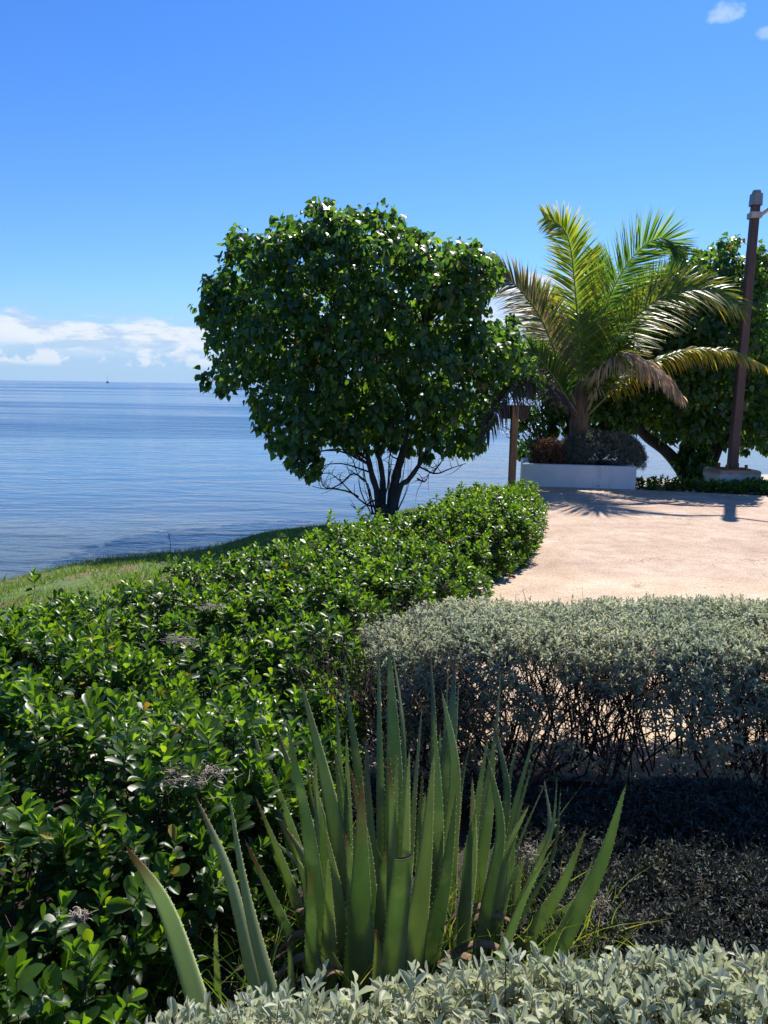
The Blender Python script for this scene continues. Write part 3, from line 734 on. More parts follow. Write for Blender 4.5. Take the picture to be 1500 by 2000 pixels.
# ------------------------------------------------------------ broadleaf trees
def inpoly(px, py, poly):
    c_ = np.zeros(len(px), bool); j = len(poly) - 1
    for i in range(len(poly)):
        xi, yi = poly[i]; xj, yj = poly[j]
        c_ ^= ((yi > py) != (yj > py)) & (px < (xj - xi) * (py - yi) / (yj - yi + 1e-9) + xi); j = i
    return c_
def polydist(px, py, poly):
    P = np.stack([px, py], -1); best = np.full(len(P), 1e9); Q = np.array(poly, float)
    for a, b in zip(Q, np.roll(Q, -1, 0)):
        ab = b - a; t = np.clip(((P - a) @ ab) / (ab @ ab), 0, 1); best = np.minimum(best, np.linalg.norm(P - (a + t[:, None] * ab), axis=1))
    return best
def crown(poly, Yc, thick, ntuft, per, L, inflate=150, rad=.16, shellp=.35, side_only=None, gaps=-.6, tshape=HEART, mat=None, aratio=.86, bias=0.0, shrink=18, sprigs=70):
    """leaf tufts filling a rounded solid whose outline at distance Yc is poly (photo px); real size, real depth"""
    Q = np.array(poly, float); x0, y0 = Q.min(0); x1, y1 = Q.max(0)
    px = rng.uniform(x0, x1, ntuft * 6); py = rng.uniform(y0, y1, ntuft * 6)
    ok = inpoly(px, py, poly); px, py = px[ok][:ntuft * 3], py[ok][:ntuft * 3]
    d = polydist(px, py, poly); m_ = d > shrink; px, py, d = px[m_][:ntuft], py[m_][:ntuft], d[m_][:ntuft]
    hd = np.sqrt(1 - (1 - np.clip(d / inflate, 0, 1)) ** 2) * thick
    dep = hd * np.sign(rng.uniform(-1, 1, len(px))) * rng.uniform(0, 1, len(px)) ** shellp
    T = np.array([at(a, b, Yc) for a, b in zip(px, py)]); T[:, 1] += dep
    cen = np.array(at((x0 + x1) / 2, y0 * .4 + y1 * .6, Yc))
    g_ = snoise(T, 2.6) > 1.6 - gaps; T = T[~g_]
    mb = MB(); n = len(T)
    qx = rng.uniform(x0, x1, 6000); qy = rng.uniform(y0, y1, 6000); ok = inpoly(qx, qy, poly); qx, qy = qx[ok], qy[ok]
    dq = polydist(qx, qy, poly); ok = (dq > 3) & (dq < 14); qx, qy = qx[ok][:sprigs], qy[ok][:sprigs]      # sprigs standing proud of the crown
    E = np.array([at(a, b, Yc + rng.normal(0, thick * .15)) for a, b in zip(qx, qy)]).reshape(-1, 3)
    T = np.vstack([T, E]); rad = np.r_[np.full(n, rad), np.full(len(E), rad * .45)][:, None]; n = len(T)
    for j in range(per):
        off = rng.normal(0, 1, (n, 3)); off = norm(off) * rng.uniform(.2, 1, (n, 1)) ** .5 * rad * rng.uniform(.7, 1.2, (n, 1))
        P = T + off
        outw = norm(T - cen) * .5 + norm(off) * .8
        D = norm(outw * .55 + np.array([0, 0, -.75]) + rng.normal(0, .38, (n, 3)))
        Nn = norm(outw * .7 + up * .7 + rng.normal(0, .6, (n, 3)))
        size = L * rng.uniform(.6, 1.15, n)
        leaves(mb, P, D, Nn, size, size * aratio, tshape, np.clip(rng.beta(2, 2, n) + bias, 0, 1), (rng.uniform(size=n) < -1).astype(int)[0])
    # a few withered leaves
    k = max(4, n // 14); idx = rng.choice(n, k)
    D = norm(np.array([0, 0, -1.]) + rng.normal(0, .3, (k, 3))); P = T[idx] + rng.normal(0, .05, (k, 3)); P[:, 1] -= .08; P = P - D * L * .5
    leaves(mb, P, D, rng.normal(0, 1, (k, 3)), L * .8, L * .5, tshape, rng.uniform(0, 1, k), 1)
    return mb, T
def limbs(mb, starts, T, n, r=.022):
    S = np.array(starts); idx = rng.choice(len(T), n, replace=False)
    for i in idx:
        t = T[i]; dd = np.linalg.norm(S - t, axis=1) + 1.2 * np.maximum(0, S[:, 2] - t[2] + .2); s = S[np.argmin(dd)]
        mid = (s + t) / 2 + np.array([0, 0, .1]) * np.linalg.norm(t - s) + rng.normal(0, .05, 3)
        tube(mb, catmull([s, mid, t], 7), np.linspace(r, r * .25, 7) * rng.uniform(.6, 1.1), 5, rng.uniform())

TY = 11.7
t1 = empty('broadleaf_tree', (at(755, 1005, TY)[0], TY, -.25), 'round crowned broadleaf tree with several thin stems standing alone between hedge and sea', 'tree', 'broadleaf trees along the shore')
poly1 = [(385, 515), (430, 545), (455, 500), (448, 470), (480, 438), (520, 470), (545, 440), (590, 425), (600, 395), (640, 392), (665, 415), (690, 410), (730, 425), (750, 405), (785, 410), (795, 435), (815, 458),
         (850, 466), (900, 462), (950, 480), (968, 515), (980, 545), (960, 580), (940, 600), (975, 620), (1000, 610), (1020, 660), (1035, 700), (1055, 750), (1030, 790), (990, 770), (960, 820), (945, 850), (950, 885), (905, 905), (860, 885),
         (820, 905), (770, 880), (715, 885), (680, 890), (640, 915), (600, 940), (560, 905), (520, 860), (500, 810), (480, 770), (440, 770), (405, 765), (395, 700), (388, 640), (400, 580)]
mb, T = crown(poly1, TY + .4, 1.7, 1150, 24, .112, 190, .17, .42, gaps=.15)
child(mb, 'crown', [m_tree, m_orange], t1)
stemsA = [
 ([(737, 1015), (738, 970), (727, 930), (718, 890), (705, 820), (660, 720)], .06, .025, 0),
 ([(746, 1012), (748, 950), (743, 905), (735, 870), (742, 790), (730, 640)], .05, .025, .15),
 ([(758, 1012), (768, 962), (776, 920), (787, 880), (800, 790), (830, 640)], .085, .035, 0),
 ([(765, 985), (780, 955), (797, 938), (816, 912), (850, 860), (930, 770)], .05, .025, -.1)]
mbt = MB(); starts = []
for pts, r0, r1, dy in stemsA:
    P = np.array([at(x, y, TY + (dy + .35) * (i / 5)) for i, (x, y) in enumerate(pts)]); P[0, 2] = min(P[0, 2], -.6)
    Pc = catmull(P, 24); tube(mbt, Pc, np.linspace(r0, r1, 24) * (1 + .08 * np.sin(np.arange(24) * 1.7)), 10)
    starts += list(Pc[10:])
tube(mbt, [at(748, 1040, TY), at(748, 1005, TY), at(752, 985, TY)], [.14, .10, .06], 10)
child(mbt, 'trunk', m_bark, t1)
mbt = MB(); limbs(mbt, starts, T, 170)
child(mbt, 'branches', m_bark, t1)
mbt = MB()      # bare twigs low on the left and right
tw = [[(735, 990), (715, 985), (690, 965), (665, 940), (645, 925), (630, 925)], [(740, 975), (725, 980), (700, 995), (685, 985)], [(728, 1005), (720, 960), (712, 930), (705, 870)],
      [(715, 940), (690, 925), (665, 945), (640, 955), (610, 950)], [(820, 912), (850, 925), (880, 915), (910, 905)], [(700, 970), (680, 960), (655, 955), (632, 950), (628, 925), (650, 900)],
      [(745, 985), (757, 950), (760, 900), (765, 870)], [(735, 1005), (725, 970), (718, 945), (700, 930), (690, 900), (680, 890)], [(845, 925), (860, 905), (870, 890)], [(815, 935), (830, 940), (840, 920)]]
for q in tw:
    P = catmull([at(x, y, TY + rng.uniform(-.2, .2)) for x, y in q], 14); tube(mbt, P, np.linspace(.016, .005, 14), 4)
    for i in range(7):
        k_ = rng.integers(3, 13); d = norm(rng.normal(0, 1, 3) + np.array([-.4, 0, .3])) * rng.uniform(.15, .4)
        tube(mbt, catmull([P[k_], P[k_] + d * .5 + rng.normal(0, .03, 3), P[k_] + d], 6), np.linspace(.007, .002, 6), 3)
for i in range(16):   # sucker shoots
    x = rng.uniform(700, 800); P = [at(x * .5 + 750 * .5, 1005, TY), at(x, 950, TY + rng.uniform(-.3, .3)), at(x + rng.normal(0, 8), 880, TY)]
    tube(mbt, catmull(P, 8), np.linspace(.008, .003, 8), 3)
child(mbt, 'twigs', m_twig, t1)

# right-hand trees
T2Y = 15.2
t2 = empty('broadleaf_tree', (at(1360, 945, T2Y)[0], T2Y, -.05), 'wide broadleaf tree right behind the palm with a thick trunk leaning left', 'tree', 'broadleaf trees along the shore')
poly2 = [(1185, 640), (1215, 590), (1240, 560), (1255, 520), (1300, 540), (1320, 480), (1345, 500), (1375, 470), (1400, 480), (1440, 465), (1460, 500), (1470, 560), (1480, 640), (1500, 720), (1510, 820), (1470, 870),
         (1420, 880), (1400, 860), (1360, 850), (1320, 880), (1280, 860), (1255, 830), (1235, 810), (1215, 760), (1190, 700)]
mb, T = crown(poly2, T2Y, 2.0, 1000, 24, .115, 150, .19, .45, gaps=.1)
poly2b = [(1318, 890), (1345, 850), (1380, 860), (1395, 900), (1385, 945), (1340, 950)]
mb2, T_ = crown(poly2b, T2Y - .2, .5, 70, 18, .12, 40, .16, .5)
for q in range(len(mb2.v)): mb.add(mb2.v[q], mb2.f[q] - (mb2.f[q].min()), mb2.a[q], mb2.mi[q][0])
child(mb, 'crown', [m_tree, m_orange], t2)
mbt = MB(); starts = []
for pts, r0, r1 in (([(1352, 955), (1330, 915), (1300, 880), (1262, 852), (1235, 815), (1215, 740)], .15, .06), ([(1355, 955), (1350, 900), (1340, 850), (1330, 760), (1330, 640)], .14, .05),
                    ([(1362, 950), (1385, 900), (1400, 860), (1420, 800), (1440, 700)], .09, .04), ([(1366, 955), (1395, 905), (1415, 860), (1450, 830), (1480, 790)], .07, .03)):
    P = np.array([at(x, y, T2Y) for x, y in pts]); P[0, 2] = min(P[0, 2], -.1); Pc = catmull(P, 22)
    tube(mbt, Pc, np.linspace(r0, r1, 22), 9); starts += list(Pc[8:])
child(mbt, 'trunk', m_bark, t2)
mbt = MB(); limbs(mbt, starts, T, 90); child(mbt, 'branches', m_bark, t2)

T3Y = 16.5
t3 = empty('broadleaf_tree', (at(1600, 935, T3Y)[0], T3Y, -.1), 'broadleaf tree cut by the right edge of the photo beyond the lamp post', 'tree', 'broadleaf trees along the shore')
poly3 = [(1440, 640), (1470, 560), (1480, 515), (1520, 495), (1600, 480), (1690, 520), (1750, 600), (1760, 760), (1700, 860), (1560, 870), (1500, 880), (1450, 900), (1425, 850), (1440, 760)]
mb, T = crown(poly3, T3Y, 2.0, 900, 24, .115, 150, .19, .45)
child(mb, 'crown', [m_tree, m_orange], t3)
mbt = MB(); starts = []
for pts, r0, r1 in (([(1600, 950), (1590, 900), (1560, 850), (1510, 800), (1470, 740)], .14, .05), ([(1605, 950), (1620, 860), (1640, 740), (1650, 640)], .13, .05)):
    P = np.array([at(x, y, T3Y) for x, y in pts]); P[0, 2] = -.2; Pc = catmull(P, 20); tube(mbt, Pc, np.linspace(r0, r1, 20), 9); starts += list(Pc[8:])
child(mbt, 'trunk', m_bark, t3)
mbt = MB(); limbs(mbt, starts, T, 60); child(mbt, 'branches', m_bark, t3)

# twiggy shrub and leafy shrub behind the palm
T4Y = 14.8
t4 = empty('shrub', (at(1110, 930, T4Y)[0], T4Y, -.1), 'open leafy shrub growing behind the white planter and palm', 'shrub')
poly4 = [(1030, 640), (1070, 600), (1130, 610), (1200, 600), (1240, 680), (1250, 800), (1235, 850), (1180, 840), (1100, 850), (1060, 790), (1050, 700)]
mb, T = crown(poly4, T4Y, .8, 300, 20, .12, 80, .2, .6, gaps=.5)
mb2, T_ = crown([(1005, 830), (1040, 790), (1090, 800), (1085, 870), (1050, 905), (1010, 900)], T4Y, .5, 28, 8, .11, 60, .2, .7, gaps=.6)
for q in range(len(mb2.v)): mb.add(mb2.v[q], mb2.f[q] - (mb2.f[q].min()), mb2.a[q], mb2.mi[q][0])
child(mb, 'foliage', [m_tree, m_orange], t4)
mbt = MB(); b = np.array([at(1110, 930, T4Y)[0], T4Y, -.2])
for x, y in ((1040, 800), (1020, 850), (1030, 870), (1060, 760), (1090, 700), (1150, 680), (1200, 720), (1075, 850), (1220, 790), (1010, 810), (1050, 830)):
    branchy(mbt, b, at(x, y, T4Y + rng.uniform(-.4, .4)), .03, 2, 4, .1)
child(mbt, 'branches', m_twig, t4)

# ------------------------------------------------------------ planter
def stains(g, tcn, col):
    col = g.mix(g.m('MULTIPLY', g.sstep(g.noise(g.mapping(tcn, (3, 3, .6)), 3, 6, .65), .52, .75), .45), col, (.42, .40, .36))
    return g.mix(g.m('MULTIPLY', g.sstep(g.noise(tcn, 9, 4), .68, .74), .7), col, (.25, .23, .2))
m_white = surfmat('white_paint', [(.3, (.62, .62, .60)), (.7, (.74, .74, .72))], 4, .7, 6, .3, 30, extra=stains)
pA = gz(1019, 951); pB = gz(1241, 958.5)
ex = norm((pB - pA) * np.array([1, 1, 0])); ey = np.array([-ex[1], ex[0], 0]); wid = np.linalg.norm(pB - pA); ang = math.atan2(ex[1], ex[0])
pc = (pA + pB) / 2 + ey * .55
planter = empty('planter', (pc[0], pc[1], 0), 'long low white painted concrete planter box at the far end of the plaza', 'planter')
mb = MB(); hh = .385
def pb(u0, u1, v0, v1, z0, z1, mb=mb, bev=.012):
    c = pA + ex * (u0 + u1) / 2 + ey * (v0 + v1) / 2; c = np.array([c[0], c[1], (z0 + z1) / 2]); box(mb, c, (u1 - u0, v1 - v0, z1 - z0), ang, bev=bev)
pb(0, wid, 0, .12, -.1, hh); pb(0, wid, .98, 1.1, -.1, hh); pb(0.002, .12, .12, .98, -.1, hh - .002); pb(wid - .12, wid - .002, .12, .98, -.1, hh - .002)
child(mb, 'wall', m_white, planter, smooth=False)
mb = MB(); pb(.115, wid - .115, .115, .985, 0, hh - .05, mb, 0); child(mb, 'soil', m_ground, planter, smooth=False)

def dome_shrub(name, label, cx, cy, rx, ry, z0, h, n, mat, L=.035, k=9, aval=0.0):
    e = empty(name, (cx, cy, z0), label, 'shrub'); mbl, mbs = MB(), MB()
    a = rng.uniform(0, 2 * np.pi, n); c_ = rng.uniform(0, 1, n) ** .7
    N = np.c_[np.cos(a) * np.sqrt(1 - c_ ** 2), np.sin(a) * np.sqrt(1 - c_ ** 2), c_]
    sh_ = np.sign(N) * np.abs(N) ** .8
    P = np.array([cx, cy, z0]) + sh_ * np.array([rx, ry, h]); P += N * (snoise(P, 5)[:, None] * .04 + rng.normal(0, .02, (n, 1)))
    P = np.vstack([P, P - N * .09]); N = np.vstack([N, N])
    shoots(mbl, P, norm(N + up * .5 + rng.normal(0, .4, P.shape)), k, L, .36, NAR_LO, gap=.009, open0=15, open1=90, jit=.35, a0=aval)
    for i in range(16):
        b = np.array([cx + rng.normal(0, rx * .3), cy + rng.normal(0, ry * .3), z0 - .05]); branchy(mbs, b, P[rng.integers(n)] - N[0] * 0, .012, 1, 4, .04)
    child(mbl, 'foliage', mat, e); child(mbs, 'branches', m_twig, e); return e
m_dsil = leafmat('grey_shrub_leaf', [(0, (.08, .09, .075)), (.5, (.17, .19, .155)), (1, (.28, .30, .25))], (1.2, 1.2, .8), .2, .55, .4)
m_rust = leafmat('dry_red_leaf', [(0, (.09, .045, .03)), (1, (.24, .13, .085))], (1.4, 1.1, .8), .2, .6, .3)
Pq = at(1165, 900, 12.95)
dome_shrub('planter_shrub', 'dense grey green shrub filling the white planter under the palm', Pq[0] + .03, 13.0, .80, .45, hh - .08, .60, 3000, m_dsil)
Pq = at(1068, 900, 12.85)
dome_shrub('planter_shrub', 'dry reddish brown shrub at the left end of the white planter', Pq[0] + .02, 12.95, .26, .40, hh - .08, .50, 560, m_rust)

# ------------------------------------------------------------ palm
def frondmat(name, stops, tcol, trans=.35, rough=.4):
    return leafmat(name, stops, tcol, trans, rough, .5)
m_fg = frondmat('palm_green', [(0, (.035, .085, .025)), (.6, (.07, .14, .03)), (1, (.15, .21, .04))], (3.6, 3.4, 1.1), .48)
m_fy = frondmat('palm_yellow_green', [(0, (.06, .12, .022)), (.6, (.13, .19, .03)), (.88, (.26, .27, .045)), (1, (.45, .34, .07))], (2.8, 2.6, .8), .5)
m_fd = frondmat('palm_dry', [(0, (.30, .23, .16)), (.6, (.53, .44, .33)), (1, (.7, .62, .5))], (1.5, 1.3, 1.0), .6, .6)
m_fk = frondmat('palm_dead_dark', [(0, (.03, .022, .02)), (1, (.10, .07, .055))], (1.2, 1, .8), .15, .7)
m_fm = frondmat('palm_greying', [(0, (.06, .09, .04)), (.5, (.14, .16, .08)), (1, (.33, .27, .18))], (2.0, 1.7, .9), .35, .5)
m_petiole = surfmat('petiole_fibre', [(.3, (.07, .05, .035)), (.7, (.22, .16, .10))], 20, .85, stretch=(1, 1, .2))
PY = 13.05
pbx = at(1133, 860, PY)[0]
palm = empty('palm_tree', (pbx, PY, hh - .05), 'young coconut palm with arching green and yellowing fronds growing in the white planter', 'palm tree')
def frond(pts, nref, Lmax, mat, droop, r0=.03, np_=150, start=.16, label=None, messy=.12, fwd=.55, acol=(0., 1.)):
    P = catmull([at(x, y, Y) for x, y, Y in pts], 60); n = 60
    cum = np.r_[0, np.cumsum(np.linalg.norm(np.diff(P, axis=0), axis=1))]; cum /= cum[-1]
    T = norm(np.gradient(P, axis=0)); nr = norm(np.array(nref, float))
    mb = MB(); tube(mb, P, np.interp(cum, [0, .2, 1], [r0, r0 * .6, .004]), 6, .9, 1, squash=.7)
    for sgn in (-1, 1):
        for i in range(np_):
            s = start + (1 - start) * (i + .3 * rng.uniform()) / np_
            q = np.array([np.interp(s, cum, P[:, c]) for c in range(3)]); t = norm(np.array([np.interp(s, cum, T[:, c]) for c in range(3)]))
            S = norm(np.cross(t, nr)) * sgn; Nv = norm(np.cross(S, t)) * sgn
            u = (s - start) / (1 - start)
            L = Lmax * np.interp(u, [0, .12, .4, .75, 1], [.45, .85, 1, .76, .34]) * rng.uniform(.95, 1.22)
            f_ = fwd + .55 * u
            d = norm(S + t * f_ - 0 * Nv + nr * .18 + rng.normal(0, messy, 3))
            k = 6; tt = np.linspace(0, 1, k)[:, None]
            dr = droop * rng.uniform(.7, 1.3)
            mid = q + d * tt * L + np.array([0, 0, -1.]) * (tt ** 2) * L * dr * .75
            if droop > .6:      # shorten to keep the leaflet's length while it hangs
                seg = np.diff(mid, axis=0); seg = norm(seg) * (L / (k - 1)); mid = np.vstack([q, q + np.cumsum(seg, 0)])
            wv = norm(np.cross(norm(np.gradient(mid, axis=0)), nr + rng.normal(0, .25, 3)))
            hw = .0145 * np.interp(np.linspace(0, 1, k), [0, .15, .5, 1], [.5, 1, .85, .06])[:, None]
            V = np.stack([mid - wv * hw, mid + wv * hw], 1).reshape(-1, 3)
            mb.add(V, [(2 * a, 2 * a + 1, 2 * a + 3, 2 * a + 2) for a in range(k - 1)], np.clip(np.repeat(np.linspace(0, .35, k), 2) + rng.uniform(acol[0], acol[1] * .75), 0, 1))
    o = child(mb, 'frond', [mat, m_petiole if mat in (m_fd, m_fk) else m_rachis], palm)
    if label: o['label'] = label
m_rachis = surfmat('rachis_green', [(.3, (.14, .18, .06)), (.7, (.28, .27, .12))], 20, .5)
frond([(1137, 800, 13.05), (1131, 660, 12.95), (1121, 540, 12.85), (1113, 478, 12.7), (1096, 442, 12.5), (1062, 424, 12.3)], (.1, -1, .15), .66, m_fy, .14, label='tall upright yellow green frond curling left at its tip')
frond([(1142, 800, 13.15), (1158, 680, 13.4), (1168, 580, 13.6), (1158, 490, 13.8)], (0, -1, .1), .62, m_fg, .06)
frond([(1147, 800, 13.1), (1163, 680, 13.1), (1195, 570, 13.1), (1245, 492, 13.05), (1295, 466, 12.95), (1338, 498, 12.8)], (.25, -1, .25), .78, m_fg, .05, label='broad green frond arching up to the right')
frond([(1150, 800, 13.0), (1185, 700, 12.8), (1235, 625, 12.6), (1310, 572, 12.35), (1390, 568, 12.15), (1450, 600, 12.0)], (.1, -.75, .7), .72, m_fy, .38)
frond([(1150, 795, 13.2), (1195, 670, 13.5), (1260, 570, 13.8), (1330, 535, 14.0), (1400, 550, 14.2)], (.1, -.8, .6), .66, m_fg, .25)
frond([(1128, 800, 13.0), (1093, 710, 12.85), (1058, 625, 12.65), (1015, 565, 12.45), (965, 528, 12.2), (930, 512, 12.0)], (-.25, -.85, .5), .62, m_fm, .22, label='greying frond arching left over the neighbouring tree')
frond([(1124, 805, 12.95), (1080, 735, 12.7), (1040, 690, 12.5), (1000, 690, 12.3)], (-.2, -.8, .5), .5, m_fg, .35)
frond([(1126, 800, 13.25), (1098, 700, 13.6), (1075, 610, 13.9), (1040, 560, 14.1)], (-.1, -.9, .3), .6, m_fg, .15)
frond([(1126, 815, 12.9), (1085, 772, 12.2), (1045, 742, 11.7), (1008, 748, 11.2), (972, 800, 10.9), (948, 850, 10.8)], (-.3, -.4, .85), .62, m_fk, 1.6, label='dead dark frond hanging down on the left', messy=.2, np_=60)
frond([(1128, 812, 12.95), (1090, 760, 12.7), (1055, 722, 12.5), (1030, 705, 12.35)], (-.3, -.4, .85), .42, m_fd, 1.2, messy=.2, np_=50)
frond([(1143, 815, 12.95), (1163, 740, 12.7), (1203, 694, 12.4), (1250, 700, 12.2), (1300, 735, 12.05), (1335, 778, 11.95)], (.2, -.4, .9), .52, m_fd, 1.5, label='dry pale brown frond bending down on the right', messy=.16)
frond([(1147, 812, 13.0), (1210, 752, 12.8), (1280, 706, 12.6), (1350, 683, 12.4), (1430, 687, 12.25), (1495, 716, 12.1)], (.1, -.45, .9), .44, m_fy, 1.3, label='long yellowing frond arching low to the right', acol=(.45, 1.2))
frond([(1147, 800, 12.9), (1180, 730, 12.5), (1215, 680, 12.1), (1230, 660, 11.8)], (.2, -.7, .6), .45, m_fg, .5)
mbt = MB()
tr_ = catmull([(pbx, PY, hh - .15), at(1131, 835, PY), at(1133, 790, PY), at(1135, 745, PY)], 16)
tube(mbt, tr_, np.interp(np.linspace(0, 1, 16), [0, .3, .7, 1], [.17, .16, .13, .08]), 14)
for i in range(26):      # old sheaths and fibre strips around the crown base
    a = rng.uniform(0, 6.28); b0 = tr_[rng.integers(2, 9)] + np.array([math.cos(a), math.sin(a), 0]) * .11
    tip = b0 + np.array([math.cos(a) * .12, math.sin(a) * .1, rng.uniform(.3, .8)])
    tube(mbt, catmull([b0, (b0 + tip) / 2 - np.array([math.cos(a), math.sin(a), 0]) * .04, tip], 7), np.linspace(.04, .008, 7), 5, squash=.5)
for i in range(12):      # cut boots at the foot
    a = rng.uniform(0, 6.28); b0 = tr_[rng.integers(0, 4)] + np.array([math.cos(a), math.sin(a), 0]) * .18
    tube(mbt, [b0, b0 + np.array([math.cos(a) * .16, math.sin(a) * .16, .14])], [.045, .03], 6, squash=.5, cap=True)
child(mbt, 'trunk', m_petiole, palm)

# ------------------------------------------------------------ wooden sign behind the hedge end
SY = 11.2
m_wood = surfmat('weathered_wood', [(.3, (.20, .10, .045)), (.7, (.36, .20, .09))], 10, .7, stretch=(1, 1, .15))
m_board = surfmat('shaded_board', [(.3, (.05, .028, .02)), (.7, (.10, .06, .04))], 10, .8)  # brown board darkened, its shade put into the colour
sx = at(1000, 930, SY)[0]
sign = empty('wooden_sign', (sx, SY, -.05), 'brown wooden post with a small board, under the hanging dead frond at the hedge end', 'sign post')
mb = MB(); zt = at(1003, 792, SY)[2]; box(mb, (sx, SY, (zt - .1) / 2), (.095, .095, zt + .1), .1, bev=.008); child(mb, 'post', m_wood, sign, smooth=False)
mb = MB(); zb = at(1003, 805, SY)[2]; box(mb, (sx + .02, SY + .066, zb), (.38, .035, .20), .1, bev=.006); child(mb, 'board', m_board, sign, smooth=False)

# ------------------------------------------------------------ street lamp
LY = 13.0
def rusty(g, tcn, col): return g.mix(g.sstep(g.noise(tcn, 6, 6, .6), .5, .7), col, (.15, .08, .055))
m_pole = surfmat('rusty_brown_paint', [(.3, (.075, .048, .042)), (.7, (.125, .08, .068))], 8, .6, stretch=(1, 1, .3), extra=rusty)
m_grey = surfmat('grey_metal', [(.3, (.20, .22, .23)), (.7, (.30, .32, .33))], 8, .5)
m_pale = surfmat('pale_bracket_paint', [(.3, (.42, .36, .30)), (.7, (.55, .50, .43))], 12, .6)
m_rustp = surfmat('rust_plate', [(.3, (.14, .055, .03)), (.7, (.32, .13, .06))], 12, .85)
def rustrim(g, tcn, col):
    z = g.sep(tcn)[2]
    f = g.m('MULTIPLY', g.sstep(g.m('ADD', z, g.m('MULTIPLY', g.noise(tcn, 9, 5), .12)), .25, .33), .75)
    return g.mix(f, g.mix(g.m('MULTIPLY', g.sstep(g.noise(tcn, 3, 5), .5, .7), .5), col, (.45, .38, .26)), (.36, .17, .08))
m_ped = surfmat('whitewashed_concrete', [(.3, (.52, .48, .40)), (.7, (.68, .64, .56))], 5, .85, extra=rustrim)
lb = at(1430, 914, LY); lz = lb[2]
lamp = empty('street_lamp', (lb[0], LY, 0), 'tall rusty brown street lamp pole with a side arm on a whitewashed concrete block', 'street lamp')
mb = MB(); pw = .72
box(mb, (lb[0] + .02, LY + .05, (lz - .02) / 2 - .15), (pw, .62, lz - .02 + .3), .05, bev=.02); child(mb, 'pedestal', m_ped, lamp, smooth=False)
mb = MB(); box(mb, (lb[0], LY, lz - .012), (.42, .42, .02), .05, bev=.004); child(mb, 'base_plate', m_rustp, lamp, smooth=False)
for (ix, iy) in ((-1, -1), (1, -1), (1, 1), (-1, 1)):
    mb = MB(); tube(mb, [(lb[0] + ix * .16, LY + iy * .16, lz), (lb[0] + ix * .16, LY + iy * .16, lz + .07)], [.028, .028], 6, cap=True); child(mb, 'bolt', m_rustp, lamp, smooth=False)
ztop = at(1478, 372, LY)[2]; zcap = at(1478, 402, LY)[2]; zcap2 = at(1480, 379, LY)[2]
mb = MB(); P0 = np.array([lb[0], LY, lz - .002]); P1 = np.array([lb[0] + .0, LY, zcap])
def sqpole(mb, P0, P1, w0, w1, bev=.01):
    V = []
    for P, w_ in ((P0, w0), (P1, w1)):
        h_ = w_ / 2; b_ = bev
        V += [P + np.array(q) for q in ((-h_, -h_ + b_, 0), (-h_ + b_, -h_, 0), (h_ - b_, -h_, 0), (h_, -h_ + b_, 0), (h_, h_ - b_, 0), (h_ - b_, h_, 0), (-h_ + b_, h_, 0), (-h_, h_ - b_, 0))]
    F = [(j, (j + 1) % 8, 8 + (j + 1) % 8, 8 + j) for j in range(8)] + [(8, 9, 10, 11), (8, 11, 12, 15), (12, 13, 14, 15)]
    mb.add(V, F)
sqpole(mb, P0, P1, .142, .118); child(mb, 'pole', m_pole, lamp, smooth=False)
mb = MB(); sqpole(mb, P1 + up * .001, np.array([lb[0], LY, zcap2]), .175, .165, .03)
sqpole(mb, np.array([lb[0], LY, zcap2 + .001]), np.array([lb[0], LY, ztop]), .13, .11, .03); child(mb, 'cap', m_grey, lamp, smooth=False)
zb = at(1477, 421, LY)[2]
mb = MB(); box(mb, (lb[0], LY, zb), (.18, .18, .10), 0, bev=.01); child(mb, 'bracket', m_pale, lamp, smooth=False)
mb = MB(); a0 = np.array([lb[0] + .08, LY - .02, zb]); a1 = a0 + np.array([.75, -.1, .55]); a2 = a0 + np.array([1.1, -.16, .66])
tube(mb, catmull([a0, a0 + np.array([.3, -.04, .24]), a1, a2], 12), .03, 8, cap=True); child(mb, 'arm', m_pale, lamp)
mb = MB(); box(mb, a2 + np.array([.28, -.04, 0]), (.62, .26, .10), -.14, bev=.04); child(mb, 'lamp_head', m_grey, lamp, smooth=False)

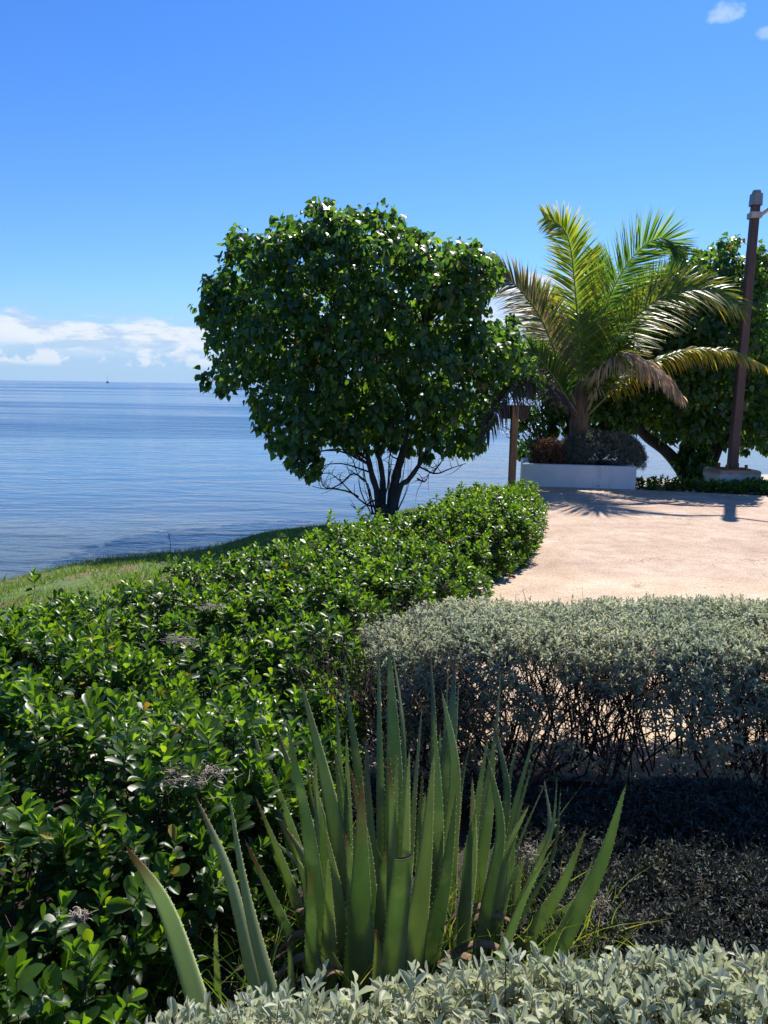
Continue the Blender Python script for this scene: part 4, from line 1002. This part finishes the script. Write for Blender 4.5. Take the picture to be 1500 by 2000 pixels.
# low hedge on the far side of the plaza
low = empty('low_hedge', (5.5, 12.6, 0), 'knee low dark green planting along the far edge of the plaza', 'hedge')
LL = [(4.05, 12.75), (4.8, 12.75), (5.6, 12.75), (6.4, 12.75), (8.5, 12.6)]; LR = [(4.05, 12.3), (4.8, 12.2), (5.6, 12.05), (6.4, 11.95), (8.5, 11.75)]
smp, _ = shell_sampler(LL, LR, [.18, .2, .12, .14, .42], p=.6, bump=.06, bs=4)
mbl, mbs = MB(), MB()
P, N, _a = smp(900); A = norm(N * .5 + up + rng.normal(0, .35, (len(P), 3)))
shoots(mbl, P + N * rng.normal(0, .03, (len(P), 1)), A, 10, .062, .55, OBO_LO, gap=.010, stem=(mbs, .003), stem_len=.15)
child(mbl, 'foliage', m_green, low); child(mbs, 'branches', m_twig, low)

# ------------------------------------------------------------ sailing boat on the horizon
BY = 1400.0
b = at(210, 745, BY); boat = empty('sailboat', (b[0], BY, SEA), 'tiny dark sailing boat far out on the horizon at the left', 'boat')
m_hull = surfmat('dark_hull', [(.3, (.10, .13, .16)), (.7, (.15, .18, .21))], 1, .6)
m_sail = surfmat('grey_sail', [(.3, (.28, .33, .38)), (.7, (.34, .39, .44))], 1, .8)
mb = MB(); bx_ = b[0]
sec = []
for t in np.linspace(0, 1, 9):
    w_ = 1.9 * math.sin(math.pi * (.12 + .80 * (1 - t))) ** .6; y = BY - 5 + 10 * t; zt_ = 1.5 + .5 * abs(t - .4)
    sec.append([(bx_ - w_, y, SEA + zt_), (bx_ - w_ * .8, y, SEA + .4), (bx_, y, SEA - .5), (bx_ + w_ * .8, y, SEA + .4), (bx_ + w_, y, SEA + zt_), (bx_, y, SEA + zt_ + .25)])
V = np.array(sec).reshape(-1, 3); F = [(i * 6 + j, i * 6 + (j + 1) % 6, (i + 1) * 6 + (j + 1) % 6, (i + 1) * 6 + j) for i in range(8) for j in range(6)]
mb.add(V, F); box(mb, (bx_, BY + .5, SEA + 2.2), (2.2, 4, 1.3), bev=.2); child(mb, 'hull', m_hull, boat, smooth=False)
mb = MB(); tube(mb, [(bx_, BY - .5, SEA + 1.5), (bx_, BY - .5, SEA + 14)], [.16, .1], 6); child(mb, 'mast', m_hull, boat)
mb = MB(); mb.add([(bx_ - .2, BY - .7, SEA + 3.2), (bx_ + 1.4, BY - 4.6, SEA + 3.2), (bx_ + .1, BY - .8, SEA + 13), (bx_, BY - .6, SEA + 13),
                   (bx_ - .1, BY - .6, SEA + 3.2), (bx_ + 1.5, BY - 4.5, SEA + 3.2), (bx_ + .2, BY - .7, SEA + 13), (bx_ + .1, BY - .5, SEA + 13)], [(0, 1, 2, 3), (4, 5, 6, 7), (0, 1, 5, 4)]); child(mb, 'sail', m_sail, boat, smooth=False)
